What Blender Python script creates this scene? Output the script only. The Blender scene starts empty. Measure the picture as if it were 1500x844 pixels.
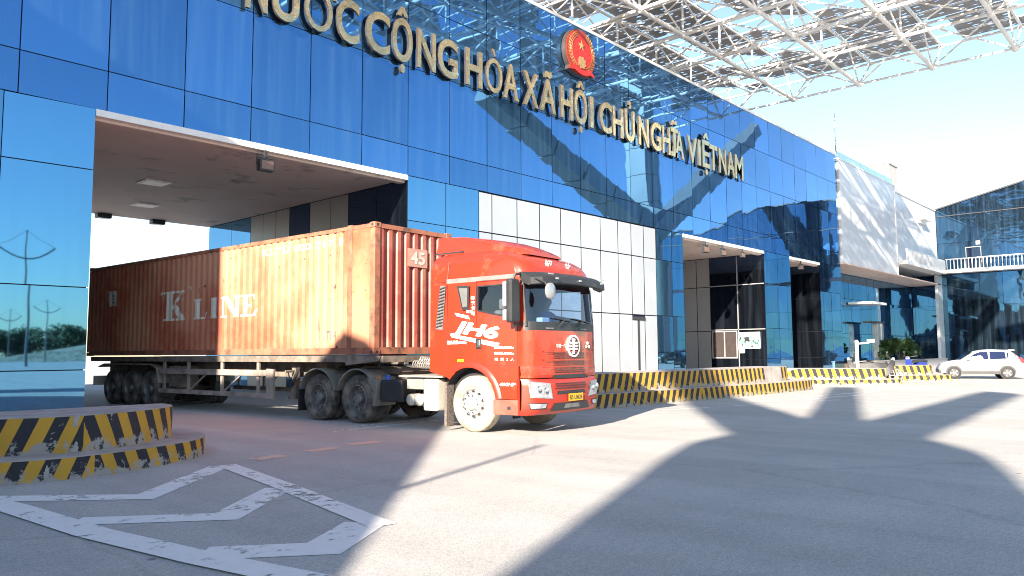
import bpy, bmesh, math, random
from mathutils import Vector, Matrix
random.seed(7)
R = math.radians
scene = bpy.context.scene
col = scene.collection

# ------------------------------------------------------------------ camera
F_PX, YAW, PITCH, ROLL, EYE = 1130.634, R(42.48358), R(4.78772), R(-0.35805), 1.52
fw = Vector((math.cos(YAW)*math.cos(PITCH), math.sin(YAW)*math.cos(PITCH), math.sin(PITCH)))
rt = Vector((math.sin(YAW), -math.cos(YAW), 0)); up = rt.cross(fw)
rt2 = math.cos(ROLL)*rt + math.sin(ROLL)*up
up2 = -math.sin(ROLL)*rt + math.cos(ROLL)*up
camd = bpy.data.cameras.new('camera'); cam = bpy.data.objects.new('camera', camd); col.objects.link(cam)
camd.sensor_width = 36; camd.lens = F_PX*36/1500; camd.clip_start = .05; camd.clip_end = 4000
cam.matrix_world = Matrix(((rt2.x, up2.x, -fw.x, 0), (rt2.y, up2.y, -fw.y, 0), (rt2.z, up2.z, -fw.z, EYE), (0, 0, 0, 1)))
scene.camera = cam

# ------------------------------------------------------------------ sky, sun, exposure
SUN_ELEV = R(22); SUN_DIR = Vector((-.945*math.cos(SUN_ELEV), -.327*math.cos(SUN_ELEV), math.sin(SUN_ELEV)))
world = bpy.data.worlds.new('World'); scene.world = world; world.use_nodes = True
wn = world.node_tree.nodes; wl = world.node_tree.links
sky = wn.new('ShaderNodeTexSky'); sky.sky_type = 'NISHITA'; sky.sun_disc = False
sky.sun_elevation = SUN_ELEV; sky.sun_rotation = math.atan2(-.945, -.327)
sky.air_density = 1.0; sky.dust_density = 0.35; sky.altitude = 0; sky.ozone_density = 1.0
wl.new(sky.outputs[0], wn['Background'].inputs[0]); wn['Background'].inputs[1].default_value = .08
sund = bpy.data.lights.new('sun', 'SUN'); sun = bpy.data.objects.new('sun', sund); col.objects.link(sun)
sund.energy = 5.0; sund.angle = R(.55); sund.color = (1, .88, .72)
sun.rotation_euler = (-SUN_DIR).to_track_quat('-Z', 'Y').to_euler(); sun.location = SUN_DIR*200
scene.view_settings.view_transform = 'Standard'; scene.view_settings.look = 'None'
scene.view_settings.exposure = 1.95; scene.view_settings.gamma = 1
scene.cycles.max_bounces = 8; scene.cycles.glossy_bounces = 5; scene.cycles.transparent_max_bounces = 12
scene.cycles.use_denoising = True; scene.cycles.filter_width = 1.0

# ------------------------------------------------------------------ helpers
class MB:
    def __init__(s): s.v = []; s.f = []; s.m = []
    def face(s, pts, mi=0):
        n = len(s.v); s.v += [tuple(p) for p in pts]; s.f.append(tuple(range(n, n+len(pts)))); s.m.append(mi)
    def box(s, x0, x1, y0, y1, z0, z1, mi=0):
        n = len(s.v)
        s.v += [(x0,y0,z0),(x1,y0,z0),(x1,y1,z0),(x0,y1,z0),(x0,y0,z1),(x1,y0,z1),(x1,y1,z1),(x0,y1,z1)]
        for f in ((0,3,2,1),(4,5,6,7),(0,1,5,4),(1,2,6,5),(2,3,7,6),(3,0,4,7)):
            s.f.append(tuple(n+i for i in f)); s.m.append(mi)
    def loft(s, rings, mi=0, caps=True, closed=True):
        n = len(s.v); k = len(rings[0])
        for r in rings: s.v += [tuple(p) for p in r]
        for i in range(len(rings)-1):
            for j in range(k if closed else k-1):
                a = n+i*k+j; b = n+i*k+(j+1) % k
                s.f.append((a, b, b+k, a+k)); s.m.append(mi)
        if caps and closed:
            s.f.append(tuple(n+j for j in reversed(range(k)))); s.m.append(mi)
            s.f.append(tuple(n+(len(rings)-1)*k+j for j in range(k))); s.m.append(mi)
    def tube(s, p, q, r, n=8, r2=None, mi=0, caps=True):
        p = Vector(p); q = Vector(q); d = (q-p).normalized()
        a = d.orthogonal().normalized(); b = d.cross(a); r2 = r if r2 is None else r2
        s.loft([[p+(a*math.cos(2*math.pi*i/n)+b*math.sin(2*math.pi*i/n))*r for i in range(n)],
                [q+(a*math.cos(2*math.pi*i/n)+b*math.sin(2*math.pi*i/n))*r2 for i in range(n)]], mi, caps)
    def beam(s, p, q, w, h, mi=0):
        p = Vector(p); q = Vector(q); d = (q-p).normalized()
        a = d.cross(Vector((0, 0, 1)))
        a = Vector((1, 0, 0)) if a.length < 1e-4 else a.normalized()
        b = a.cross(d)
        s.loft([[o+a*w/2*i+b*h/2*j for i, j in ((-1,-1),(1,-1),(1,1),(-1,1))] for o in (p, q)], mi)
    def path(s, pts, r, n=8, mi=0):
        pts = [Vector(p) for p in pts]; rings = []
        for i, p in enumerate(pts):
            d = (pts[min(i+1, len(pts)-1)]-pts[max(i-1, 0)]).normalized()
            if i == 0: a = d.orthogonal().normalized()
            else: a = (a-d*a.dot(d)).normalized()
            b = d.cross(a); rr = r[i] if isinstance(r, (list, tuple)) else r
            rings.append([p+(a*math.cos(2*math.pi*k/n)+b*math.sin(2*math.pi*k/n))*rr for k in range(n)])
        s.loft(rings, mi)
    def prism(s, poly, axis, a0, a1, mi=0):
        # poly of 2D points; axis 'x','y','z' is the extrusion axis
        def P(p, t):
            return {'x': (t, p[0], p[1]), 'y': (p[0], t, p[1]), 'z': (p[0], p[1], t)}[axis]
        s.loft([[P(p, a0) for p in poly], [P(p, a1) for p in poly]], mi)
    def lathe(s, prof, c, axis, n=32, mi=0, caps=None):
        # prof: list of (offset along axis, radius)
        c = Vector(c); ax = {'x': Vector((1,0,0)), 'y': Vector((0,1,0)), 'z': Vector((0,0,1))}[axis]
        a = {'x': Vector((0,1,0)), 'y': Vector((0,0,1)), 'z': Vector((1,0,0))}[axis]; b = ax.cross(a)
        rings = [[c+ax*o+(a*math.cos(2*math.pi*i/n)+b*math.sin(2*math.pi*i/n))*max(r, 1e-4) for i in range(n)] for o, r in prof]
        s.loft(rings, mi, caps=(prof[0][1] < .002 and prof[-1][1] < .002) if caps is None else caps)
    def build(s, name, mats, parent=None, smooth=None, bevel=0, segs=2):
        me = bpy.data.meshes.new(name); me.from_pydata(s.v, [], s.f)
        mats = mats if isinstance(mats, (list, tuple)) else [mats]
        for m in mats: me.materials.append(m)
        me.polygons.foreach_set('material_index', s.m)
        bm = bmesh.new(); bm.from_mesh(me)
        bmesh.ops.recalc_face_normals(bm, faces=bm.faces)
        if bevel:
            bmesh.ops.remove_doubles(bm, verts=bm.verts, dist=1e-5)
            es = [e for e in bm.edges if len(e.link_faces) == 2 and e.calc_face_angle(0) > R(35)]
            bmesh.ops.bevel(bm, geom=es, offset=bevel, segments=segs, affect='EDGES', profile=.6, clamp_overlap=True)
        if smooth is not None:
            bmesh.ops.remove_doubles(bm, verts=bm.verts, dist=1e-5)
            for f in bm.faces: f.smooth = True
            for e in bm.edges: e.smooth = not (len(e.link_faces) == 2 and e.calc_face_angle(0) > R(smooth))
        bm.to_mesh(me); bm.free(); me.update()
        o = bpy.data.objects.new(name, me); col.objects.link(o)
        if parent: o.parent = parent
        return o

def thing(name, label, cat, loc=(0, 0, 0), rz=0, group=None):
    o = bpy.data.objects.new(name, None); col.objects.link(o); o.location = loc; o.rotation_euler = (0, 0, rz)
    o.empty_display_size = .2
    return tag(o, label, cat, group)
def tag(o, label, cat, group=None):
    o['label'] = label; o['category'] = cat
    if group: o['group'] = group
    return o
def struct(o, kind='structure'):
    o['kind'] = kind; return o
def copy_tree(o, parent=None):
    c = o.copy(); col.objects.link(c)
    if parent: c.parent = parent
    for ch in list(o.children): copy_tree(ch, c)
    return c

def mat(name, base, rough=.5, metal=0., var=.12, scale=4., bump=0., bscale=40., spec=.5, dirt=None, dirt_amt=.0, dscale=2., coat=0., aniso=None, detail=5., bdist=.02):
    m = bpy.data.materials.new(name); m.use_nodes = True
    n = m.node_tree.nodes; l = m.node_tree.links; b = n['Principled BSDF']
    b.inputs['Roughness'].default_value = rough; b.inputs['Metallic'].default_value = metal
    b.inputs['Specular IOR Level'].default_value = spec; b.inputs['Coat Weight'].default_value = coat
    b.inputs['Coat Roughness'].default_value = .05
    tc = n.new('ShaderNodeTexCoord'); mp = n.new('ShaderNodeMapping'); l.new(tc.outputs['Object'], mp.inputs[0])
    if aniso: mp.inputs['Scale'].default_value = aniso
    nz = n.new('ShaderNodeTexNoise'); nz.inputs['Scale'].default_value = scale; nz.inputs['Detail'].default_value = detail
    l.new(mp.outputs[0], nz.inputs[0])
    mx = n.new('ShaderNodeMix'); mx.data_type = 'RGBA'
    lo = [c*(1-var) for c in base]; hi = [min(1, c*(1+var)) for c in base]
    mx.inputs[6].default_value = (*lo, 1); mx.inputs[7].default_value = (*hi, 1)
    cr = n.new('ShaderNodeValToRGB'); cr.color_ramp.elements[0].position = .3; cr.color_ramp.elements[1].position = .7
    l.new(nz.outputs[0], cr.inputs[0]); l.new(cr.outputs[0], mx.inputs[0])
    out = mx.outputs[2]
    if dirt:
        n2 = n.new('ShaderNodeTexNoise'); n2.inputs['Scale'].default_value = dscale; n2.inputs['Detail'].default_value = 8; n2.inputs['Roughness'].default_value = .65
        l.new(mp.outputs[0], n2.inputs[0])
        c2 = n.new('ShaderNodeValToRGB'); c2.color_ramp.elements[0].position = .62-dirt_amt*.45; c2.color_ramp.elements[1].position = .75-dirt_amt*.3
        l.new(n2.outputs[0], c2.inputs[0])
        m2 = n.new('ShaderNodeMix'); m2.data_type = 'RGBA'; m2.inputs[7].default_value = (*dirt, 1)
        l.new(c2.outputs[0], m2.inputs[0]); l.new(out, m2.inputs[6]); out = m2.outputs[2]
    l.new(out, b.inputs['Base Color'])
    if bump:
        n3 = n.new('ShaderNodeTexNoise'); n3.inputs['Scale'].default_value = bscale; n3.inputs['Detail'].default_value = 6
        l.new(tc.outputs['Object'], n3.inputs[0])
        bp = n.new('ShaderNodeBump'); bp.inputs['Strength'].default_value = bump; bp.inputs['Distance'].default_value = bdist
        l.new(n3.outputs[0], bp.inputs['Height']); l.new(bp.outputs[0], b.inputs['Normal'])
    return m

def glass_mat(name, tint, rough=.02, wave=.012, wscale=.45, body=None, mixf=.0):
    """coated curtain-wall glass: a tinted mirror with slight waviness"""
    m = bpy.data.materials.new(name); m.use_nodes = True
    n = m.node_tree.nodes; l = m.node_tree.links; b = n['Principled BSDF']
    b.inputs['Base Color'].default_value = (*tint, 1); b.inputs['Metallic'].default_value = 1; b.inputs['Roughness'].default_value = rough
    tc = n.new('ShaderNodeTexCoord'); nz = n.new('ShaderNodeTexNoise'); nz.inputs['Scale'].default_value = wscale; nz.inputs['Detail'].default_value = 2
    l.new(tc.outputs['Object'], nz.inputs[0])
    bp = n.new('ShaderNodeBump'); bp.inputs['Strength'].default_value = wave*10; bp.inputs['Distance'].default_value = .05
    l.new(nz.outputs[0], bp.inputs['Height']); l.new(bp.outputs[0], b.inputs['Normal'])
    gi = n.new('ShaderNodeNewGeometry'); mr0 = n.new('ShaderNodeMapRange'); mr0.inputs['To Min'].default_value = .86; mr0.inputs['To Max'].default_value = 1.1
    l.new(gi.outputs['Random Per Island'], mr0.inputs['Value']); vm = n.new('ShaderNodeMix'); vm.data_type = 'RGBA'; vm.blend_type = 'MULTIPLY'; vm.inputs[0].default_value = 1; vm.inputs[6].default_value = (*tint, 1)
    l.new(mr0.outputs[0], vm.inputs[7]); l.new(vm.outputs[2], b.inputs['Base Color'])
    if body:
        d = n.new('ShaderNodeBsdfPrincipled'); d.inputs['Base Color'].default_value = (*body, 1); d.inputs['Roughness'].default_value = .6
        # dust film and rain streaks
        mp = n.new('ShaderNodeMapping'); mp.inputs['Scale'].default_value = (2.2, 2.2, .12); l.new(tc.outputs['Object'], mp.inputs[0])
        n2 = n.new('ShaderNodeTexNoise'); n2.inputs['Scale'].default_value = 1.6; n2.inputs['Detail'].default_value = 6; l.new(mp.outputs[0], n2.inputs[0])
        cr = n.new('ShaderNodeMapRange'); cr.inputs['From Min'].default_value = .45; cr.inputs['From Max'].default_value = .8
        cr.inputs['To Min'].default_value = mixf*.5; cr.inputs['To Max'].default_value = mixf*2.2
        l.new(n2.outputs[0], cr.inputs['Value'])
        ms = n.new('ShaderNodeMixShader'); l.new(cr.outputs[0], ms.inputs[0]); l.new(b.outputs[0], ms.inputs[1]); l.new(d.outputs[0], ms.inputs[2])
        l.new(ms.outputs[0], n['Material Output'].inputs[0])
    return m

def text_mesh(body, size=1., extrude=0., offset=0., shear=0., align='LEFT', res=3):
    cu = bpy.data.curves.new('txt', 'FONT'); cu.body = body; cu.size = size; cu.extrude = extrude; cu.offset = offset; cu.shear = shear
    cu.align_x = align; cu.resolution_u = res
    ob = bpy.data.objects.new('txt', cu); col.objects.link(ob)
    dg = bpy.context.evaluated_depsgraph_get(); dg.update()
    me = bpy.data.meshes.new_from_object(ob.evaluated_get(dg))
    bpy.data.objects.remove(ob); bpy.data.curves.remove(cu)
    return me
def text_obj(name, me, fn, m, parent):
    """map the text's x,y,z through fn into the parent's space"""
    for v in me.vertices: v.co = fn(v.co)
    me.materials.clear(); me.materials.append(m)
    o = bpy.data.objects.new(name, me); col.objects.link(o); o.parent = parent
    return o
def bounds(me):
    xs = [v.co.x for v in me.vertices]; ys = [v.co.y for v in me.vertices]
    return min(xs), max(xs), min(ys), max(ys)

# ------------------------------------------------------------------ shared materials
M = {}
M['glass'] = glass_mat('blue_mirror_glass', (.095, .265, .54), body=(.10, .24, .42), mixf=.075)
M['glass_low'] = glass_mat('blue_mirror_glass_low', (.13, .35, .58), body=(.10, .22, .34), mixf=.06, wave=.004)
M['glass_deep'] = glass_mat('deep_blue_glass', (.035, .10, .20), body=(.05, .12, .20), mixf=.10, wave=.02)
M['glass_dark'] = glass_mat('dark_glass', (.055, .10, .19), body=(.03, .045, .075), mixf=.1)
M['backing'] = mat('joint_dark', (.012, .012, .03), .8)
M['trim'] = mat('white_metal_trim', (.78, .78, .77), .35, var=.05)
M['soffit'] = mat('soffit_board', (.66, .52, .46), .75, var=.06, scale=.6, dirt=(.25, .2, .18), dirt_amt=.1, dscale=.7)
M['grey_panel'] = mat('grey_aluminium_panel', (.32, .315, .325), .35, .3, var=.05, scale=.5)
M['white_panel'] = mat('white_aluminium_panel', (.42, .44, .48), .25, .25, var=.04, scale=.3, dirt=(.6, .6, .6), dirt_amt=.12, dscale=.5)
M['dark'] = mat('dark_metal', (.03, .03, .035), .45)
M['roof'] = mat('roof_grey', (.3, .3, .3), .8)
M['concrete'] = mat('kerb_concrete', (.34, .30, .28), .85, var=.25, scale=3, bump=.4, bscale=25)
M['wing_panel'] = mat('wing_white_panel', (.60, .62, .66), .3, var=.03, scale=.3, dirt=(.5, .5, .5), dirt_amt=.1, dscale=.4)
M['wall_white'] = mat('white_render', (.36, .355, .35), .7, var=.05, scale=1)
# ------------------------------------------------------------------ ground and markings
def ground_mat():
    m = bpy.data.materials.new('worn_concrete_road'); m.use_nodes = True
    n = m.node_tree.nodes; l = m.node_tree.links; b = n['Principled BSDF']; b.inputs['Roughness'].default_value = .8
    b.inputs['Specular IOR Level'].default_value = .35
    tc = n.new('ShaderNodeTexCoord')
    def noise(sc, det, rough=.6):
        z = n.new('ShaderNodeTexNoise'); z.inputs['Scale'].default_value = sc; z.inputs['Detail'].default_value = det; z.inputs['Roughness'].default_value = rough
        l.new(tc.outputs['Object'], z.inputs[0]); return z
    def ramp(src, p0, p1, c0, c1):
        r = n.new('ShaderNodeValToRGB'); r.color_ramp.elements[0].position = p0; r.color_ramp.elements[1].position = p1
        r.color_ramp.elements[0].color = (*c0, 1); r.color_ramp.elements[1].color = (*c1, 1); l.new(src, r.inputs[0]); return r.outputs[0]
    def mixc(a, bb, fac, mode='MIX', f=None):
        x = n.new('ShaderNodeMix'); x.data_type = 'RGBA'; x.blend_type = mode
        l.new(a, x.inputs[6]); l.new(bb, x.inputs[7])
        if f is not None: x.inputs[0].default_value = f
        else: l.new(fac, x.inputs[0])
        return x.outputs[2]
    big = ramp(noise(.16, 6).outputs[0], .3, .72, (.455, .445, .44), (.54, .53, .52))
    tone = ramp(noise(.9, 8, .7).outputs[0], .3, .75, (.86, .86, .86), (1.08, 1.06, 1.04))
    c = mixc(big, tone, None, 'MULTIPLY', 1.)
    grain = ramp(noise(55, 3, .7).outputs[0], .28, .72, (.62, .62, .62), (1.22, 1.22, 1.21))
    c = mixc(c, grain, None, 'MULTIPLY', 1.)
    g2 = ramp(noise(17, 5, .75).outputs[0], .3, .72, (.80, .80, .80), (1.12, 1.12, 1.11)); c = mixc(c, g2, None, 'MULTIPLY', 1.)
    st = ramp(noise(.45, 9, .72).outputs[0], .56, .74, (1, 1, 1), (.80, .79, .775)); c = mixc(c, st, None, 'MULTIPLY', 1.)
    # dark spots, gum and small stains
    vo = n.new('ShaderNodeTexVoronoi'); vo.inputs['Scale'].default_value = 1.1; vo.inputs['Randomness'].default_value = 1
    wob = n.new('ShaderNodeMix'); wob.data_type = 'VECTOR'; wob.inputs[0].default_value = .06
    l.new(tc.outputs['Object'], wob.inputs[4]); l.new(noise(6, 3).outputs[1], wob.inputs[5]); l.new(wob.outputs[1], vo.inputs[0])
    spot = ramp(vo.outputs['Distance'], .025, .05, (.45, .44, .43), (1, 1, 1)); c = mixc(c, spot, None, 'MULTIPLY', 1.)
    # tyre polishing along the lane (runs along Y) and oil drips
    mp = n.new('ShaderNodeMapping'); mp.inputs['Scale'].default_value = (1.1, .05, 1); l.new(tc.outputs['Object'], mp.inputs[0])
    zt = n.new('ShaderNodeTexNoise'); zt.inputs['Scale'].default_value = 1.; zt.inputs['Detail'].default_value = 4; l.new(mp.outputs[0], zt.inputs[0])
    tr = ramp(zt.outputs[0], .42, .62, (.91, .905, .905), (1.02, 1.02, 1.02)); c = mixc(c, tr, None, 'MULTIPLY', 1.)
    # cracks
    vc = n.new('ShaderNodeTexVoronoi'); vc.feature = 'DISTANCE_TO_EDGE'; vc.inputs['Scale'].default_value = .14
    w2 = n.new('ShaderNodeMix'); w2.data_type = 'VECTOR'; w2.inputs[0].default_value = .35
    l.new(tc.outputs['Object'], w2.inputs[4]); l.new(noise(.8, 7, .7).outputs[1], w2.inputs[5]); l.new(w2.outputs[1], vc.inputs[0])
    ck = ramp(vc.outputs['Distance'], .0, .0012, (.6, .59, .58), (1, 1, 1)); c = mixc(c, ck, None, 'MULTIPLY', .35)
    l.new(c, b.inputs['Base Color'])
    bp = n.new('ShaderNodeBump'); bp.inputs['Strength'].default_value = .55; bp.inputs['Distance'].default_value = .012
    l.new(noise(90, 4, .7).outputs[0], bp.inputs['Height']); l.new(bp.outputs[0], b.inputs['Normal'])
    return m
M['road'] = ground_mat()
g = MB(); g.face([(-900, -900, 0), (1500, -900, 0), (1500, 900, 0), (-900, 900, 0)])
struct(g.build('ground', M['road']))

def paint_mat(name, c, wear=.5, scale=6):
    m = bpy.data.materials.new(name); m.use_nodes = True
    n = m.node_tree.nodes; l = m.node_tree.links; b = n['Principled BSDF']; b.inputs['Base Color'].default_value = (*c, 1); b.inputs['Roughness'].default_value = .7
    tc = n.new('ShaderNodeTexCoord'); z = n.new('ShaderNodeTexNoise'); z.inputs['Scale'].default_value = scale; z.inputs['Detail'].default_value = 9; z.inputs['Roughness'].default_value = .72
    l.new(tc.outputs['Object'], z.inputs[0])
    z2 = n.new('ShaderNodeTexNoise'); z2.inputs['Scale'].default_value = .9; z2.inputs['Detail'].default_value = 2; l.new(tc.outputs['Object'], z2.inputs[0])
    ad = n.new('ShaderNodeMath'); ad.operation = 'MULTIPLY_ADD'; ad.inputs[1].default_value = .55; l.new(z2.outputs[0], ad.inputs[0]); l.new(z.outputs[0], ad.inputs[2])
    r = n.new('ShaderNodeValToRGB'); r.color_ramp.elements[0].position = wear-.03; r.color_ramp.elements[1].position = wear+.06
    l.new(ad.outputs[0], r.inputs[0])
    t = n.new('ShaderNodeBsdfTransparent'); ms = n.new('ShaderNodeMixShader')
    l.new(r.outputs[0], ms.inputs[0]); l.new(t.outputs[0], ms.inputs[1]); l.new(b.outputs[0], ms.inputs[2]); l.new(ms.outputs[0], n['Material Output'].inputs[0])
    # tone variation
    mx = n.new('ShaderNodeMix'); mx.data_type = 'RGBA'; mx.inputs[6].default_value = (*[x*.72 for x in c], 1); mx.inputs[7].default_value = (*c, 1)
    l.new(z.outputs[0], mx.inputs[0]); l.new(mx.outputs[2], b.inputs['Base Color'])
    return m
M['paint'] = paint_mat('worn_white_paint', (.84, .82, .80), .65)
M['paint_thin'] = paint_mat('faded_white_paint', (.72, .70, .67), .70)
M['paint_pink'] = paint_mat('faded_reddish_paint', (.66, .48, .40), .66)
def stripe(mb, pts, w, z):
    pts = [Vector((p[0], p[1], 0)) for p in pts]; L = []; Rr = []
    ws = w if isinstance(w, (list, tuple)) else [w]*len(pts)
    for i, p in enumerate(pts):
        d1 = (p-pts[i-1]).normalized() if i else (pts[1]-p).normalized()
        d2 = (pts[i+1]-p).normalized() if i < len(pts)-1 else d1
        n1 = Vector((-d1.y, d1.x, 0)); n2 = Vector((-d2.y, d2.x, 0)); k = (n1+n2).normalized(); k = k/max(.35, k.dot(n1))
        L.append((p+k*ws[i]/2)+Vector((0, 0, z))); Rr.append((p-k*ws[i]/2)+Vector((0, 0, z)))
    for i in range(len(pts)-1): mb.face([L[i], Rr[i], Rr[i+1], L[i+1]])
hm = MB()
stripe(hm, [(1.2, 11.1), (2.46, 9.72), (3.56, 8.62), (5.18, 10.15)], [.36, .34, .30, .30], .004)
stripe(hm, [(5.28, 10.18), (4.9, 8.1), (4.36, 5.55)], .26, .008)
stripe(hm, [(2.62, 7.85), (3.64, 7.0), (4.8, 8.0)], .34, .004)
stripe(hm, [(2.86, 5.85), (3.56, 5.28), (4.34, 5.78)], .40, .004)
stripe(hm, [(2.2, 10.6), (2.42, 9.0), (2.55, 7.2), (2.78, 5.7), (2.98, 4.7), (3.15, 3.9)], .30, .012)
struct(hm.build('hatch_markings', M['paint']))
dm = MB()
for a, b in (((5.8, 10.42), (6.35, 10.5)), ((6.85, 10.62), (7.45, 10.69)), ((7.8, 10.88), (8.4, 10.84))):
    stripe(dm, [a, b], .3, .004)
struct(dm.build('lane_dashes', M['paint_pink']))
lm = MB()
stripe(lm, [(8.9, 12.95), (11.9, 13.2)], .16, .004); stripe(lm, [(9.6, 13.45), (12.5, 13.7)], .14, .004)
stripe(lm, [(17.5, 10.9), (24.4, 8.9), (31, 6.6), (60, -3)], .16, .004)
stripe(lm, [(25.5, 10.3), (30.5, 9.55)], .3, .004); stripe(lm, [(24.2, 9.75), (29.5, 8.9)], .22, .004)
stripe(lm, [(3.55, 3.5), (3.95, 3.3)], .16, .004)
struct(lm.build('road_lines', M['paint_thin']))

# ------------------------------------------------------------------ main gate building
D = 21.55
gate = thing('gate_building', 'long blue mirror-glass gate building with drive-through openings', 'building')
def panel_grid(mb, us, zs, put, gap=.028, jit=.0035, mi=0):
    for i in range(len(us)-1):
        for j in range(len(zs)-1):
            u0, u1 = us[i]+gap/2, us[i+1]-gap/2; z0, z1 = zs[j]+gap/2, zs[j+1]-gap/2
            tx = random.gauss(0, jit); tz = random.gauss(0, jit)
            mb.face([put(u0, z0, -tx-tz), put(u1, z0, tx-tz), put(u1, z1, tx+tz), put(u0, z1, -tx+tz)], mi)
front = lambda u, z, o: (u, D+o, z)
XJ = [5.49+2.0737*k for k in range(-5, 28)]; XJ[-1] = 61.48
ZU = [8.0, 9.1, 12.1, 14.57, 16.87]
m_ = MB(); panel_grid(m_, XJ, ZU, front); m_.build('curtain_wall', M['glass'], gate)
def pier(xs, zs, m='glass_low'):
    b = MB(); panel_grid(b, xs, zs, front); return b.build('glass_pier', M[m], gate)
pier([-5.0, 1.05, 3.12, 5.2], [0, 1.15, 3.26, 6.35, 8.0])
b_ = MB(); panel_grid(b_, [5.2, 7.27], [0, 1.15, 3.26, 6.35, 8.0], lambda u, z, o: (u, D+o-.05*(u-5.2)+.02, z), jit=.0015); b_.build('glass_pier', M['glass_low'], gate)
pier([17.91, 19.81, 21.59], [0, 1.15, 3.36, 6.35, 8.0])
pier([34.71, 36.29, 37.51], [0, 1.5, 3.4, 6.35, 8.0])
pier([47.74, 49.81, 51.88], [0, 1.05, 3.0, 5.9, 8.0])
pier([57.19, 59.3, 61.48], [0, 1.05, 3.0, 5.9, 8.0])
m_ = MB(); panel_grid(m_, [21.59, 22.35, 23.87, 25.33, 26.79, 28.27, 29.8, 31.25, 32.41], [0, 3.38, 6.35, 7.97], front, gap=.05, jit=.002)
panel_grid(m_, [32.41, 33.54, 34.71], [3.38, 6.35, 7.97], front, gap=.05, jit=.002)
panel_grid(m_, [33.54, 34.71], [0, 3.38], front, gap=.05, jit=.002)
m_.build('wall_cladding', M['white_panel'], gate)
# door leaf standing ajar in the white wall
m_ = MB(); m_.box(32.43, 32.84, D-.01, D+.03, .0, 3.1); dl = m_.build('access_door', M['white_panel'], gate)
m_ = MB(); m_.box(32.38, 33.52, D-.05, D+.02, 3.12, 3.27); m_.box(32.86, 33.0, D-.03, D+.02, 0, 3.1); m_.build('frame', M['dark'], dl)  # upright dark bar stands for the shaded gap beside the ajar leaf
m_ = MB(); m_.box(33.02, 33.50, D-.005, D+.03, 0, 3.1); m_.build('door_leaf', M['white_panel'], dl)
# body behind the glass
m_ = MB(); B0 = D+.06
m_.box(-5.3, 61.5, B0, 37, 8.02, 16.8)
m_.box(-5.3, 7.25, B0, 37, -.1, 8.0); m_.box(17.97, 37.45, B0, 36.9, -.1, 8.0)
m_.box(47.8, 51.82, B0, 36.9, -.1, 8.0); m_.box(57.25, 61.44, B0, 36.9, -.1, 8.0)
m_.build('core', M['backing'], gate)
m_ = MB(); m_.box(-5.35, 61.52, D-.04, D+.25, 16.87, 17.0); m_.build('parapet_cap', M['trim'], gate)
def opening(x0, x1):
    s = MB(); s.box(x0+.01, x1-.01, D+.45, 36.95, 7.86, 7.99); s.build('soffit', M['soffit'], gate)
    s = MB(); s.box(x0+.01, x1-.01, D-.05, D+.12, 7.82, 8.0); t = s.build('fascia', M['trim'], gate)
    s = MB(); s.box(x0+.01, x1-.01, D+.14, D+.43, 7.74, 7.97); s.build('soffit_edge', M['soffit'], gate)
    return t
opening(7.27, 17.91); opening(37.51, 47.74); opening(51.88, 57.19)
# inner walls facing the lanes
def side(X): return lambda u, z, o: (X-o, u, z)
m_ = MB(); panel_grid(m_, [D+.02, 23.4, 25.2], [0, 3.3, 5.9, 7.85], side(17.93)); m_.build('inner_glass', M['glass_dark'], gate); m_ = MB(); panel_grid(m_, [27.9, 29.5], [0, 3.3, 5.9, 7.85], side(17.93)); m_.build('inner_glass', M['glass_dark'], gate)
m_ = MB(); panel_grid(m_, [25.2, 26.4, 27.9], [0, 3.3, 7.85], side(17.93)); m_.build('inner_cladding', M['grey_panel'], gate); m_ = MB(); panel_grid(m_, [29.5, 30.6, 31.7, 32.8], [0, 3.3, 7.85], side(17.93)); m_.build('inner_cladding', M['grey_panel'], gate)
m_ = MB(); panel_grid(m_, [32.8, 34.6, 36.9], [0, 3.3, 5.9, 7.85], side(17.93)); m_.build('inner_glass', M['glass_low'], gate)
m_ = MB(); panel_grid(m_, [D+.02, 23.45, 25.45], [0, 1.02, 2.95, 5.9, 7.85], side(47.76)); m_.build('inner_glass', M['glass_dark'], gate)
m_ = MB(); panel_grid(m_, [25.45, 26.46, 27.45, 28.5, 29.6], [0, 2.88, 5.88, 7.85], side(47.76), gap=.05); m_.build('inner_cladding', M['grey_panel'], gate)
m_ = MB(); panel_grid(m_, [D+.02, 23.7, 25.8, 28], [0, 1.02, 2.95, 5.4, 7.85], side(57.21)); m_.build('inner_glass', M['glass_dark'], gate)
# mullion pieces catching light on the dark wall and the sliding window
m_ = MB()
for z in (2.95, 5.9): m_.box(47.71, 47.75, D+.05, 25.43, z-.03, z+.03)
m_.box(47.71, 47.75, 23.42, 23.48, .1, 7.8); m_.build('mullion', M['grey_panel'], gate)
m_ = MB()
for a, b, c, d in ((23.52, 25.36, 1.05, 1.13), (23.52, 25.36, 2.8, 2.88), (23.52, 23.6, 1.13, 2.8), (25.28, 25.36, 1.13, 2.8), (24.4, 24.48, 1.13, 2.8)): m_.box(47.66, 47.70, a, b, c, d)
w_ = m_.build('window', M['grey_panel'], gate)
m_ = MB(); m_.box(47.69, 47.705, 23.6, 24.4, 1.13, 2.8); m_.box(47.69, 47.705, 24.48, 25.28, 1.13, 2.8); m_.build('pane', mat('brown_window_glass', (.05, .04, .04), .1), w_)
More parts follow.
